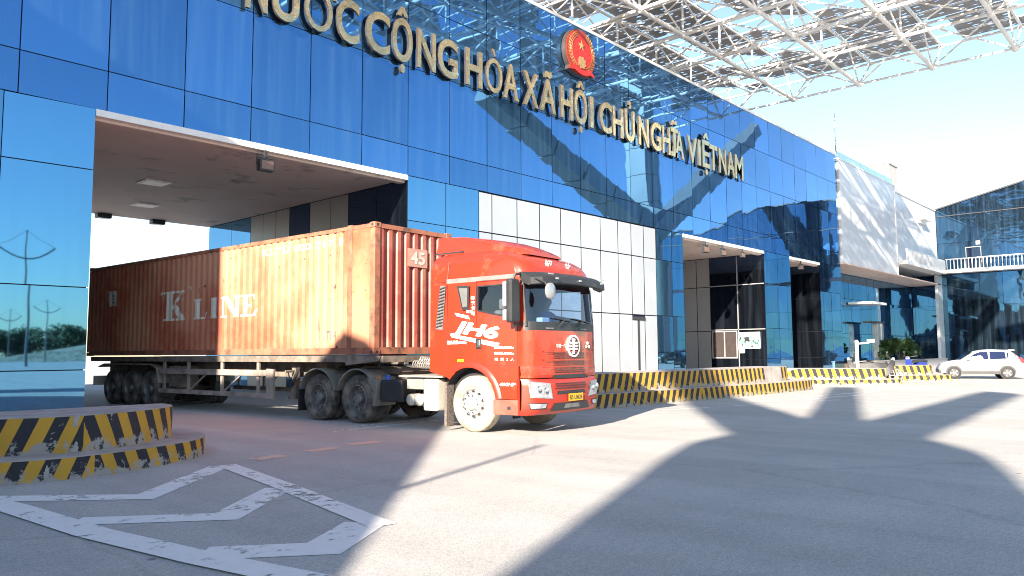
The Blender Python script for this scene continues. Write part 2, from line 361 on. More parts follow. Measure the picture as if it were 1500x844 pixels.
# round ceiling lights
for i, (x, y) in enumerate(((11.75, 28.6), (13.3, 33.2))):
    t = thing('ceiling_light', 'flush square ceiling light in the gateway soffit, ' + ('nearer the road' if i == 0 else 'further inside the gateway'), 'light', (x, y, 7.86), 0, 'ceiling lights in the gateway')
    s = MB(); s.box(-.45, .45, -.45, .45, -.04, -.002); s.build('frame', M['trim'], t)
    s = MB(); s.box(-.38, .38, -.38, .38, -.055, -.042); s.build('diffuser', mat('light_diffuser', (.85, .8, .72), .4), t)
for i, (x, y) in enumerate(((12.9, 36.7), (15.3, 36.7))):
    t = thing('ceiling_spotlight', 'small dark spotlight at the far edge of the gateway soffit, ' + ('near the glass pier' if i == 0 else 'above the container'), 'spotlight', (x, y, 7.86), 0, 'spotlights at the far soffit edge')
    s = MB(); s.box(-.3, .3, -.2, .2, -.2, -.002); s.build('body', M['dark'], t, bevel=.02)
    s = MB(); s.box(-.25, .25, -.15, .15, -.215, -.203); s.build('lens', M['glass_dark'], t)
# floodlights under the fascias
def floodlight(x, y, z, label, s=1., rz=0):
    t = thing('floodlight', label, 'floodlight', (x, y, z), rz, 'floodlights under the gateway fascias')
    b = MB(); b.box(-.04*s, .04*s, -.04*s, .04*s, -.22*s, 0); b.box(-.28*s, .28*s, -.03*s, .03*s, -.25*s, -.2*s)
    b.box(-.3*s, -.26*s, -.03*s, .03*s, -.5*s, -.2*s); b.box(.26*s, .3*s, -.03*s, .03*s, -.5*s, -.2*s); b.build('bracket', M['dark'], t)
    b = MB(); b.box(-.25*s, .25*s, -.12*s, .1*s, -.66*s, -.3*s); h = b.build('lamp_head', M['dark'], t, bevel=.015)
    b = MB(); b.box(-.2*s, .2*s, -.135*s, -.122*s, -.61*s, -.35*s); b.build('lens', mat('flood_lens', (.22, .13, .09), .15), h)
floodlight(12.2, D-.05, 7.82, 'floodlight hanging under the fascia above the red container', 1.)
floodlight(39.9, D-.05, 7.82, 'floodlight under the second gateway fascia, closest to the white wall', 1.)
floodlight(42.0, D-.05, 7.82, 'floodlight under the second gateway fascia, middle one of three', 1.)
floodlight(44.6, D-.05, 7.82, 'smaller floodlight under the second gateway fascia, closest to the notice board', .8)
floodlight(53.6, D-.05, 7.82, 'lone floodlight under the narrow third gateway fascia', .9)
# notice board and paper sign on the dark wall
nb = thing('notice_board', 'white poster board with small pictures on dark glass beside the sliding window', 'notice board', (47.68, 22.7, 2.22))
def poster_mat():
    m = bpy.data.materials.new('poster_print'); m.use_nodes = True
    n = m.node_tree.nodes; l = m.node_tree.links; b = n['Principled BSDF']; b.inputs['Roughness'].default_value = .4
    tc = n.new('ShaderNodeTexCoord'); v = n.new('ShaderNodeTexVoronoi'); v.distance = 'CHEBYCHEV'; v.inputs['Scale'].default_value = 7
    l.new(tc.outputs['Object'], v.inputs[0]); r = n.new('ShaderNodeValToRGB'); r.color_ramp.interpolation = 'CONSTANT'
    for p, c in ((0, (.03, .06, .05)), (.3, (.55, .62, .6)), (.45, (.12, .32, .28)), (.62, (.75, .78, .76)), (.8, (.05, .1, .09))):
        e = r.color_ramp.elements.new(p) if p else r.color_ramp.elements[0]; e.color = (*c, 1)
    l.new(v.outputs['Color'], r.inputs[0]); l.new(r.outputs[0], b.inputs['Base Color']); return m
s = MB(); s.box(-.03, .0, -.76, .76, -.52, .54); s.build('board', mat('poster_white', (.8, .82, .82), .4), nb)
s = MB(); s.box(-.037, -.033, -.72, .72, -.47, .24); s.build('picture_area', poster_mat(), nb)
s = MB(); s.box(-.043, -.039, -.02, .32, -.05, .22); s.build('picture', mat('poster_dark', (.02, .025, .03), .4), nb)
s = MB()
for z, a, b in ((.42, -.45, .35), (.35, -.25, .45)):
    for k in range(9): y = a+(b-a)*k/9; s.box(-.037, -.033, y, y+(b-a)/9*.72, z-.018, z+.018)
s.build('heading', mat('poster_red', (.5, .12, .1), .5), nb)
ps = MB(); ps.box(47.66, 47.69, 23.05, 23.42, 1.4, 1.66); o = ps.build('paper_sign', mat('paper', (.8, .8, .78), .6)); tag(o, 'small white paper notice stuck just below the poster board', 'sign')

# ------------------------------------------------------------------ gold lettering
def gold_mat():
    m = mat('brass_mirror', (.84, .64, .35), .09, 1., var=.18, scale=3, bump=.35, bscale=3.5, bdist=.05)
    return m
M['gold'] = gold_mat(); M['gold_side'] = mat('letter_return', (.05, .04, .035), .4)
LET = [('N',11.35,12.07+.0),('Ư',12.2,13.19),('Ớ',13.37,14.5),('C',14.62,15.56),('C',15.85,16.9),('Ộ',17.0,18.05),('N',18.19,19.1),('G',19.21,20.24),('H',20.69,21.61),('Ò',21.8,22.82),('A',22.88,23.79),('X',24.1,25.1),('Ã',25.22,26.31),('H',26.65,27.55),('Ộ',27.64,28.72),('I',28.84,29.14),('C',29.62,30.62),('H',30.72,31.6),('Ủ',31.75,32.62),('N',33.0,33.95),('G',34.15,35.15),('H',35.28,36.08),('Ĩ',36.18,36.5),('A',36.56,37.5),('V',37.9,39.0),('I',39.08,39.42),('Ệ',39.58,40.35),('T',40.42,41.4),('N',41.59,42.5),('A',42.6,43.6),('M',43.66,44.75)]
sign = thing('gate_sign', 'long row of polished brass Vietnamese letters across the blue glass below the emblem', 'sign', (28, D, 12.15))
ref = text_mesh('H', 1.); hx0, hx1, hy0, hy1 = bounds(ref)
CAP = 1.42; k = CAP/(hy1-hy0)
for ch, xa, xb in LET:
    base = {'Ư': 'U', 'Ớ': 'O', 'Ộ': 'O', 'Ò': 'O', 'Ã': 'A', 'Ủ': 'U', 'Ĩ': 'I', 'Ệ': 'E'}.get(ch, ch)
    bx0, bx1, by0, by1 = bounds(text_mesh(base, 1., 0, .02))
    me = text_mesh('Ó' if ch == 'Ớ' else ch, 1., .05, 0. if ch in 'ỚÒ' else .02, res=4)
    wx = (xb-xa)/(bx1-bx0)
    if base == 'I': wx = min(wx, k*.9)
    def fn(c, bx0=bx0, bx1=bx1, wx=wx, xa=xa, xb=xb, by0=by0):
        x = (xa+xb)/2+(c.x-(bx0+bx1)/2)*wx
        return Vector((x-28, -.17+(-c.z)*1.0, (c.y-hy0)*k))
    o = text_obj('letter', me, fn, M['gold'], sign)
    me.materials.append(M['gold_side']); me.update()
    for p in me.polygons:
        if p.normal.y > -.8: p.material_index = 1
    for p in me.polygons: p.use_smooth = False
    if ch == 'Ớ':
        s = MB(); hz = CAP*.86; s.prism([(xb-.02-28, hz), (xb+.12-28, hz), (xb+.14-28, hz+.22), (xb+.02-28, hz+.22), (xb+.02-28, hz+.1), (xb-.1-28, hz+.02)], 'y', -.22, -.12); s.build('letter_horn', M['gold'], sign)

# ------------------------------------------------------------------ emblem
em = thing('national_emblem', 'round red emblem with gold star and wreath above the lettering', 'emblem', (28.1, D-.25, 15.45))
def ell(rx, rz, n=40, a0=0, a1=2*math.pi, cz=0): return [(rx*math.cos(a0+(a1-a0)*i/n), cz+rz*math.sin(a0+(a1-a0)*i/n)) for i in range(n)]
out = []
for i in range(48):
    a = -math.pi/2+2*math.pi*(i+.5)/48; x = 1.14*math.cos(a); z = 1.14*math.sin(a)+.02
    if z < -.78: x *= 1.25; z = min(z, -.95) if abs(x) > .3 else -1.08
    out.append((x, z))
M['emb_red'] = mat('emblem_red', (.42, .02, .02), .35, var=.1); M['emb_gold'] = mat('emblem_gold', (.72, .46, .22), .3, .8, var=.2, scale=8)
s = MB(); s.prism(out, 'y', 0, .22); s.build('backing', M['gold_side'], em)
s = MB(); s.prism([(x*.97, z*.97) for x, z in out], 'y', -.04, -.001); s.build('rim', mat('emblem_rim', (.34, .05, .03), .35, .3), em)
s = MB(); s.prism(ell(.84, .84, cz=.08), 'y', -.075, -.042); s.build('disc', M['emb_red'], em)
s = MB(); st = []
for i in range(10):
    a = math.pi/2+i*math.pi/5; r = .27 if i % 2 == 0 else .105; st.append((r*math.cos(a), .36+r*math.sin(a)))
for i in range(10): s.face([(0, -.15, .36), (st[i][0], -.078, st[i][1]), (st[(i+1) % 10][0], -.078, st[(i+1) % 10][1])])
s.build('star', M['emb_gold'], em)
s = MB()
for sd in (-1, 1):
    for r_ in (.78, .88, .98):
        for i in range(16):
            a = -1.15+2.3*i/15
            cx, cz = sd*r_*math.cos(a), .05+r_*math.sin(a); tdir = Vector((-sd*math.sin(a), 0, math.cos(a)))+Vector((sd*.5*math.cos(a), 0, .5*math.sin(a)))*(1 if r_ > .9 else .4)
            tdir.normalize(); pz = Vector((cx, -.085, cz)); q = tdir*.085; w = tdir.cross(Vector((0, 1, 0)))*.03
            s.face([pz-q, pz+w+Vector((0, -.03, 0)), pz+q]); s.face([pz-q, pz+q, pz-w+Vector((0, -.03, 0))])
s.build('wreath', M['emb_gold'], em)
s = MB(); gear = []
for i in range(32):
    a = 2*math.pi*i/32; r = .30 if (i//2) % 2 else .24; gear.append((r*math.cos(a), -.46+r*math.sin(a)))
s.prism(gear, 'y', -.11, -.078); s.build('cog', M['emb_gold'], em)
s = MB(); s.prism([(-.98, -.98), (-.62, -.66), (-.3, -.78), (0, -.82), (.3, -.78), (.62, -.66), (.98, -.98), (.6, -.92), (.3, -1.02), (0, -1.06), (-.3, -1.02), (-.6, -.92)], 'y', -.13, -.078); s.build('ribbon', M['emb_red'], em)

# ------------------------------------------------------------------ wing, roof house, right building
wing = thing('link_wing', 'white metal-clad link wing between gate and side building', 'building')
s = MB(); s.box(61.6, 75.6, 21.4, 26, 8.4, 16.6); s.build('wall', M['wing_panel'], wing)
s = MB(); s.box(75.75, 90.3, 21.6, 26, 9.3, 16.2); s.build('wall', M['wing_panel'], wing)
s = MB(); s.box(75.6, 75.75, 21.35, 21.9, 8.4, 16.75); s.box(61.5, 75.58, 21.36, 21.6, 16.61, 16.7); s.box(75.8, 90.3, 21.5, 21.8, 16.21, 16.32); s.build('edge_trim', M['trim'], wing)
s = MB(); s.box(61.6, 75.5, 21.5, 21.54, 16.7, 17.25); s.build('glass_rail', glass_mat('pale_rail_glass', (.5, .66, .75), body=(.5, .6, .65), mixf=.3), wing)
s = MB(); panel_grid(s, [66.0, 68, 70, 72, 74, 76, 78, 80, 82, 84, 86, 88, 90.3], [0, 3.0, 6.1, 9.2], lambda u, z, o: (u, 24.3+o, z)); s.build('lower_glass', M['glass_low'], wing)
s = MB(); s.box(61.6, 90.3, 24.4, 26, -.1, 8.4); s.build('core', M['backing'], wing)
s = MB(); s.box(61.6, 66, 24.2, 24.36, 0, 8.4); s.build('inner_glass', M['glass_dark'], wing)
s = MB(); s.box(61.6, 90, 21.3, 24.2, 8.28, 8.38); s.build('soffit', M['soffit'], wing)
s = MB(); s.box(70.6, 74.6, 22.2, 24.2, 5.6, 5.8); s.build('door_canopy', M['trim'], wing)
s = MB(); s.box(83.5, 86.0, 20.9, 21.59, 14.5, 14.65); s.box(83.5, 86, 21.4, 21.59, 14.2, 14.5); s.build('lamp_box', M['trim'], wing)
rail_m = M['trim']
walk = thing('walkway', 'white railed walkway along the side building above its ground floor', 'walkway')
s = MB(); s.box(75.8, 89.2, 20.6, 21.55, 9.35, 9.7); s.box(89.2, 90.4, 13.2, 21.55, 9.45, 9.8); s.build('slab', M['trim'], walk)
s = MB()
s.box(75.8, 84.6, 20.62, 20.7, 10.7, 10.78)
x = 75.8
while x < 84.6: s.box(x, x+.06, 20.63, 20.69, 9.7, 10.7); x += .42
s.box(84.6, 89.2, 20.62, 20.7, 9.7, 10.75)
s.box(89.2, 89.28, 13.2, 20.6, 10.82, 10.92)
y = 13.2
while y < 20.6: s.box(89.21, 89.27, y, y+.07, 9.8, 10.82); y += .33
s.build('railing', M['trim'], walk)
rh = thing('roof_house', 'white stair house on the roof with one dark window', 'roof house', (84.2, 24.2, 16))
s = MB(); s.box(0, 2.6, 0, 9.6, 0, 4.75); s.build('wall', M['wall_white'], rh)
s = MB(); s.box(-.1, 2.75, -.1, 9.7, 4.75, 4.9); s.build('roof', M['wall_white'], rh)
s = MB(); s.box(-.02, 0, .5, 1.75, 2.0, 3.65); s.build('window', mat('dark_opening', (.06, .055, .05), .5), rh)
an = thing('antenna', 'thin mast standing on the gate building roof corner', 'antenna', (63.4, 22.2, 16.4))
s = MB(); s.tube((0, 0, 0), (0, 0, 2.2), .05, 8); s.build('mast', M['grey_panel'], an)
s = MB(); s.tube((0, 0, 2.2), (0, 0, 4.5), .025, 6); s.build('rod', M['grey_panel'], an)

sb = thing('side_building', 'dark blue glass building with sloping roof line beside the parked car', 'building')
XS = 90.43
tops = [(26, 15.4), (22.0, 16.3), (10, 19.1), (1, 19.1), (-6, 17.0), (-14, 17.0)]
def top(y):
    for (ya, za), (yb, zb) in zip(tops, tops[1:]):
        if yb <= y <= ya: return za+(zb-za)*(ya-y)/(ya-yb)
    return 17
s = MB(); ys = [26.1-2.05*i for i in range(19)]
sideg = lambda u, z, o: (XS-o, u, z)
panel_grid(s, sorted(ys), [9.8, 12.7, 15.6], sideg)
for i in range(len(ys)-1):
    y0, y1 = ys[i+1]+.014, ys[i]-.014; t = random.gauss(0, .003)
    s.face([(XS+t, y0, 15.63), (XS-t, y1, 15.63), (XS-t, y1, max(15.65, top(y1)-.06)), (XS+t, y0, max(15.65, top(y0)-.06))])
s.build('upper_glass', M['glass_deep'], sb)
s = MB(); panel_grid(s, sorted(ys), [0, 3.0, 6.1, 9.4], sideg); s.build('lower_glass', M['glass_deep'], sb)
s = MB(); poly = [(26, 0)]+tops+[(-14, 0)]; s.prism([(p[0], p[1]-.08) for p in poly], 'x', XS+.05, XS+22); s.build('core', M['backing'], sb)
s = MB()
for (ya, za), (yb, zb) in zip(tops, tops[1:]): s.beam((XS, ya, za), (XS, yb, zb), .3, .14)
s.beam((XS-.05, 21.5, 15.6), (XS-.05, -14, 15.6), .1, .08); s.build('eaves', M['dark'], sb)
s = MB(); s.box(XS-.08, XS-.03, 17.6, 18.9, 9.85, 12.0); dd = s.build('door', M['glass_dark'], sb)
s = MB(); s.box(XS-.12, XS-.04, 18.9, 18.95, 9.85, 12.05); s.box(XS-.12, XS-.04, 17.55, 17.6, 9.85, 12.05); s.box(XS-.12, XS-.04, 17.52, 18.98, 12.05, 12.12); s.build('frame', M['grey_panel'], dd)
s = MB(); s.box(XS-.1, XS-.02, 17.6, 18.0, 12.3, 12.7); s.build('wall_lamp', M['grey_panel'], sb)
s = MB(); s.box(88.6, XS-.06, 21.3, 21.58, 0, 9.3); s.build('corner_column', M['white_panel'], sb)
# ------------------------------------------------------------------ space-frame canopy
T = 1.292; CZ = 21.0; TOPZ = 23.4
xn = [13.3, 17.0, 20.8, 24.5, 28.2, 31.95, 35.65, 39.4, 44.9]; yn = [2.95, 6.73, 10.5, 14.28, 18.07, 21.83, 25.6]
CX = [x*T for x in xn]; CY = [y*T for y in yn]
canopy = thing('canopy', 'white space-frame canopy with perforated grey roof panels over the forecourt', 'canopy', (0, 0, 0))
M['frame'] = mat('white_painted_steel', (.80, .78, .75), .45, var=.06, scale=.8, dirt=(.5, .4, .32), dirt_amt=.12, dscale=.6)
def panel_mat():
    m = mat('perforated_roof_panel', (.27, .27, .28), .6, var=.15, scale=.6)
    n = m.node_tree.nodes; l = m.node_tree.links; b = n['Principled BSDF']
    tc = n.new('ShaderNodeTexCoord'); mp = n.new('ShaderNodeMapping'); mp.inputs['Scale'].default_value = (1.9, 1.0, 1); l.new(tc.outputs['Object'], mp.inputs[0])
    v = n.new('ShaderNodeTexVoronoi'); v.voronoi_dimensions = '2D'; v.inputs['Scale'].default_value = 1.; v.inputs['Randomness'].default_value = .45; l.new(mp.outputs[0], v.inputs[0])
    nz = n.new('ShaderNodeTexNoise'); nz.inputs['Scale'].default_value = .9; l.new(tc.outputs['Object'], nz.inputs[0])
    mr = n.new('ShaderNodeMapRange'); mr.inputs['From Min'].default_value = .4; mr.inputs['From Max'].default_value = .7; mr.inputs['To Min'].default_value = .12; mr.inputs['To Max'].default_value = .24
    l.new(nz.outputs[0], mr.inputs['Value'])
    lt = n.new('ShaderNodeMath'); lt.operation = 'LESS_THAN'; l.new(v.outputs['Distance'], lt.inputs[0]); l.new(mr.outputs[0], lt.inputs[1])
    t = n.new('ShaderNodeBsdfTransparent'); ms = n.new('ShaderNodeMixShader')
    l.new(lt.outputs[0], ms.inputs[0]); l.new(b.outputs[0], ms.inputs[1]); l.new(t.outputs[0], ms.inputs[2]); l.new(ms.outputs[0], n['Material Output'].inputs[0])
    return m
M['panel'] = panel_mat()
UX = CX[:-1]+[56.0, 61.0]; UY = CY[:]
def ball(mb, p, r):
    mb.lathe([(-r, 0), (-r*.7, r*.7), (0, r), (r*.7, r*.7), (r, 0)], p, 'z', 8)
for y in CY:
    s = MB()
    for i in range(len(CX)-1): s.tube((CX[i], y, CZ), (CX[i+1], y, CZ), .13, 8, caps=False)
    for x in CX: ball(s, (x, y, CZ), .25)
    s.build('bottom_chord', M['frame'], canopy, smooth=50)
for x in CX:
    s = MB()
    for j in range(len(CY)-1): s.tube((x, CY[j], CZ), (x, CY[j+1], CZ), .115 if x < CX[-1] else .085, 8, caps=False)
    s.build('bottom_chord', M['frame'], canopy, smooth=50)
for y in UY:
    s = MB(); s.tube((UX[0], y, TOPZ), (UX[-1], y, TOPZ), .085, 6)
    for x in UX: ball(s, (x, y, TOPZ), .2)
    s.build('top_chord', M['frame'], canopy, smooth=50)
for x in UX:
    s = MB(); s.tube((x, UY[0], TOPZ), (x, UY[-1], TOPZ), .085, 6); s.build('top_chord', M['frame'], canopy, smooth=50)
for x0, x1 in zip(UX, UX[1:]):
    s = MB()
    for u in (.34, .67): s.tube((x0+(x1-x0)*u, UY[0]-2, TOPZ+.14), (x0+(x1-x0)*u, UY[-1]+2, TOPZ+.14), .04, 5)
    s.build('purlin', M['frame'], canopy)
for j, y in enumerate(CY):
    s = MB(); w_ = lambda p, q, r=.055: s.tube(p, q, r, 6, caps=False)
    for i, x in enumerate(CX):
        lo = (x, y, CZ)
        if i < len(CX)-1: w_(lo, (x, y, TOPZ), .065)
        tg = [(UX[i-1], y) if i else None, (UX[i+1], y) if i < len(CX)-1 else (UX[-1], y)]
        if i == len(CX)-1: tg[0] = (UX[-2], y)
        xx = x if i < len(CX)-1 else UX[-2]
        if j: tg.append((xx, UY[j-1]))
        if j < len(CY)-1: tg.append((xx, UY[j+1]))
        for q in tg:
            if q: w_(lo, (q[0], q[1], TOPZ))
    s.build('web', M['frame'], canopy, smooth=50)
random.seed(3)
PX = [UX[0]-2.4]+UX; PY = [UY[0]-2.4]+UY+[UY[-1]+2.4]
for i in range(len(PX)-1):
    for j in range(len(PY)-1):
        x0, x1, y0, y1 = PX[i]+.03, PX[i+1]-.03, PY[j]+.03, PY[j+1]-.03
        k = (i*2+j*3) % 5; s = MB(); z = TOPZ+.2; dx = (x1-x0)/3
        if i == 0 and j in (1, 2, 5): continue
        if i <= 1 and (i+j) % 3 == 0: continue
        if k in (1, 3):   # bay whose roofing stops on a diagonal
            c_ = .45 if k == 1 else .7
            s.prism([(x0, y0), (x0+dx*.98, y0), (x0+dx*.98, y0+(y1-y0)*c_), (x0, y0+(y1-y0)*min(1, c_+.3))], 'z', z, z+.012)
            s.prism([(x0+dx, y0), (x0+dx*1.98, y0), (x0+dx*1.98, y0+(y1-y0)*(c_-.3)), (x0+dx, y0+(y1-y0)*c_)], 'z', z, z+.012)
            s.prism([(x0+dx*2, y0+(y1-y0)*.8), (x1, y0+(y1-y0)*.55), (x1, y1), (x0+dx*2, y1)], 'z', z, z+.012)
        elif k == 4:
            for q in range(3): s.box(x0+dx*q, x0+dx*(q+1)-.05, y0, y0+(y1-y0)*.72, z, z+.012)
        else:
            for q in range(3): s.box(x0+dx*q, x0+dx*(q+1)-.05, y0, y1, z, z+.012)
        s.build('roof_panel', M['panel'], canopy)

# ------------------------------------------------------------------ branching canopy columns
M['column'] = mat('column_cladding', (.27, .29, .28), .4, .2, var=.08, scale=.5)
def branching(name, label, base, trunk, limbs):
    t = thing(name, label, 'column', base)
    s = MB(); s.loft([[(r*math.cos(2*math.pi*i/20), r*math.sin(2*math.pi*i/20), z) for i in range(20)] for z, r in trunk]); s.build('trunk', M['column'], t, smooth=40)
    for p, q, w0, w1 in limbs:
        s = MB(); p = Vector(p); q = Vector(q); n_ = 6
        for i in range(n_):
            a = p.lerp(q, i/n_); b = p.lerp(q, (i+1)/n_-.004); wa = w0+(w1-w0)*i/n_
            s.beam(a, b, wa, wa*.8)
        s.build('limb', M['column'], t)
    return t
dS = Vector((.945, .327, 0)); nS = Vector((-.327, .945, 0))
def AB(a, b): return nS*(a-.35)+Vector((0, 0, b+20*.404))
branching('branching_column', 'clad branching column standing beside the forecourt next to the added shade block', tuple(-20*dS+.35*nS),
          [(0, 1.7), (6, 1.72), (10, 1.9), (12.6, 2.15), (13.3, 2.15), (14.1, 1.6), (14.6, 1.5)],
          [(AB(.6, 5.6), AB(5.6, 12.2), 1.9, 1.3), (AB(-.2, 6.0), AB(-4.9, 12.9), 1.5, 1.2), (AB(.35, 6.2), AB(.2, 14), 1.5, 1.3)])
branching('branching_column', 'clad branching column seen only mirrored in the glass under the lettering', (68.5, 0, 0),
          [(0, 1.3), (10, 1.3), (12, 1.6), (12.8, 1.6), (13.8, 1.3), (14.2, 1.2)],
          [((0, 0, 13.6), (-24.5, 0, 22.8), 2.6, 1.6), ((.5, 0, 13.6), (26, 0, 30.5), 2.6, 1.8), ((-1, 0, 14), (-2.2, 0, 31), 2.7, 2.2)])

# unseen block added beside the forecourt, outline shaped to shade the left of the drive
of = thing('shade_block', 'unseen block with flat tower added beside the drive to cast its shade', 'building', (0, 0, 0))
prof = [(-6.5, 0), (-6.5, 1.2), (-2.25, 4.1), (-.05, 5.66), (4.38, 8.76), (6.7, 10.5), (7.54, 10.7), (8.6, 9.8), (12.73, 9.34), (12.73, 0)]
s = MB(); s.prism(prof, 'x', -24, -10); s.build('shade_slope', M['grey_panel'], of)
s = MB(); s.box(-24, -10, 12.75, 20.4, 0, 17); s.build('tower', M['white_panel'], of)
for y in (1.5, 4, 6.5, 9, 11.3, 14.2, 16.5, 18.8):
    s = MB(); s.box(-10.02, -9.95, y-.7, y+.7, 1, min(3.2, 2+y*.3+1.5)); s.build('window', M['glass_dark'], of)
s = MB(); s.tube((-9.1, 1.8, 0), (-9.1, 1.8, 8.1), .055); pole = s.build('flag_pole', M['trim']); tag(pole, 'thin bare white pole set before the added shade block for its shadow line', 'pole')

# ------------------------------------------------------------------ land mirrored in the glass
def leaf_mat(name, c):
    m = mat(name, c, .65, var=.45, scale=1.3); return m
M['leaf'] = leaf_mat('foliage_green', (.05, .085, .03)); M['bark'] = mat('bark', (.12, .09, .07), .9, var=.3, scale=8)
def tree(label, loc, h, rad, seed, n=3000, leaf=.6):
    rnd = random.Random(seed); t = thing('tree', label, 'tree', loc, 0, 'trees across the road')
    s = MB(); s.path([(0, 0, 0), (.1, 0, h*.25), (-.1, .1, h*.5), (.1, 0, h*.8)], [h*.03, h*.024, h*.018, h*.006], 7)
    cl = []
    for i in range(7):
        a = rnd.random()*6.28; z = h*(.2+.6*rnd.random()); r = rad*(.5+.4*rnd.random())
        e = Vector((r*math.cos(a), r*math.sin(a), z+h*.12)); s.path([(0, 0, z*.8), (e.x*.5, e.y*.5, z*.95), tuple(e)], [h*.012, h*.008, h*.003], 5); cl.append((e, rad*(.28+.25*rnd.random())))
    for i in range(6):
        a = rnd.random()*6.28; r = rad*.55*rnd.random(); cl.append((Vector((r*math.cos(a), r*math.sin(a), h*(.3+.65*rnd.random()))), rad*(.28+.28*rnd.random())))
    s.build('trunk', M['bark'], t)
    s = MB()
    for i in range(n):
        c, r = rnd.choice(cl); d = Vector((rnd.gauss(0, 1), rnd.gauss(0, 1), rnd.gauss(0, .8))); d = d.normalized()*r*rnd.random()**.35
        p = c+d; a = Vector((rnd.gauss(0, 1), rnd.gauss(0, 1), rnd.gauss(0, 1))).normalized(); b = a.orthogonal().normalized(); q = leaf*(.6+.8*rnd.random())
        s.face([p-a*q, p+b*q*.5, p+a*q, p-b*q*.5])
    s.build('crown', M['leaf'], t); return t
protos = [tree('broad dark green tree across the road, crown split in two clumps', (62, -262, 0), 11, 8, 1), tree('tall loose green tree across the road behind the earth mound', (47, -268, 0), 9.5, 8, 2)]
rnd = random.Random(5)
k = 0
for x, y, sc in [(55, -275, 1.0), (69, -270, 1.1), (40, -272, .9), (76, -262, 1.0), (34, -268, .8), (84, -268, .95), (92, -262, 1.05), (102, -270, .9), (112, -268, 1.0), (128, -262, .8), (145, -270, .9), (170, -250, .8), (190, -240, 1), (215, -230, 1.1), (235, -215, .9), (262, -200, 1), (285, -180, 1.1), (310, -150, .9), (330, -120, 1.2), (345, -90, 1), (360, -60, 1.1), (370, -20, 1), (26, -266, .75)]:
    c = copy_tree(protos[k % 2]); c.location = (x, y, 0); c.rotation_euler.z = rnd.random()*6; c.scale = (sc,)*3
    c['label'] = 'one of the green roadside trees standing in a row across the road'; k += 1
for p in protos: p['label'] = 'one of the green roadside trees standing in a row across the road'
s = MB(); rg = []
for i in range(14):
    r = 26*(1-(i/13)**1.1)+.2; rg.append([((r*(1+.16*math.sin(3*a+i*.2)+.08*math.sin(7*a)))*math.cos(a)*1.6, r*(1+.1*math.sin(5*a))*math.sin(a), 6.5*(i/13)**1.2) for a in [2*math.pi*j/36 for j in range(36)]])
s.loft(rg); mo = s.build('earth_mound', mat('earth_mound', (.26, .23, .17), .95, var=.35, scale=.25, bump=1, bscale=.6, bdist=.6), smooth=80); mo.location = (72, -228, -.05); struct(mo)
s = MB(); s.face([(-100, -420, .02), (520, -420, .02), (520, -205, .02), (-100, -205, .02)]); struct(s.build('grass_verge', mat('verge_grass', (.10, .13, .05), .95, var=.4, scale=.3)))
lampm = mat('galvanised_pole', (.10, .105, .11), .5, .3, var=.05)
def lamp(loc, h, label):
    t = thing('street_lamp', label, 'street lamp', loc, 0, 'double-armed street lamps across the road')
    s = MB(); s.tube((0, 0, 0), (0, 0, h), .22, 8, .1); s.build('pole', lampm, t)
    for sd in (-1, 1):
        s = MB(); s.path([(sd*h*.19*q, 0, h*.79+h*.09*q*q) for q in (0, .25, .5, .75, 1)], .12, 6); s.path([(sd*h*.19*q, 0, h-h*.12*q**.7) for q in (0, .5, 1)], .03, 4); s.build('arm', lampm, t)
    return t
lamp((23.8, -88, 0), 19.5, 'tallest double-armed street lamp, standing alone on the drive side of the road')
lamp((47.4, -205, 0), 17.5, 'double-armed street lamp on the grass verge before the earth mound')
lamp((45, -250, 0), 16.5, 'double-armed street lamp among the trees across the road')
lamp((50, -330, 0), 16.5, 'double-armed street lamp standing behind the trees across the road')
# ------------------------------------------------------------------ truck: shared pieces
TO = Vector((10.5, 10.7, 0))
M['red'] = mat('truck_red_paint', (.37, .029, .010), .25, var=.05, scale=1.2, coat=.6, dirt=(.36, .09, .05), dirt_amt=.08, dscale=1.6)
M['red2'] = mat('truck_red_plastic', (.35, .025, .011), .38, var=.06, scale=1.2, coat=.2)
M['black_plastic'] = mat('black_plastic', (.022, .023, .026), .45, var=.2)
M['rubber'] = mat('tyre_rubber', (.045, .042, .040), .85, var=.25, scale=6, dirt=(.17, .15, .13), dirt_amt=.55, dscale=3)
M['rubber_dusty'] = mat('dusty_tyre', (.34, .30, .24), .9, var=.2, scale=5, dirt=(.2, .17, .13), dirt_amt=.3, dscale=2.5)
M['rim_grey'] = mat('dull_steel_rim', (.20, .195, .19), .5, .5, var=.25, scale=8)
M['rim_bright'] = mat('bright_steel_rim', (.62, .61, .60), .32, .7, var=.1, scale=8)
M['chassis'] = mat('chassis_dusty', (.15, .125, .105), .8, var=.3, scale=4, dirt=(.25, .2, .16), dirt_amt=.3)
M['fender'] = mat('fender_plastic', (.17, .165, .15), .6, var=.2, scale=3, dirt=(.3, .27, .22), dirt_amt=.25)
M['dust_white'] = mat('dusty_white_metal', (.62, .58, .50), .5, var=.12, scale=3, dirt=(.4, .33, .25), dirt_amt=.2)
M['alu'] = mat('dull_aluminium', (.45, .43, .40), .42, .6, var=.15, scale=5)
M['white_letter'] = mat('white_lettering', (.78, .78, .76), .4, var=.04)
M['amber'] = mat('amber_lens', (.8, .3, .02), .2)
M['lens'] = mat('headlamp_lens', (.42, .44, .47), .08, .4, var=.25, scale=14)
M['chrome'] = mat('chrome', (.75, .75, .76), .12, 1)
M['mirror_face'] = mat('mirror_face', (.40, .41, .42), .25, .5, var=.1, scale=6)
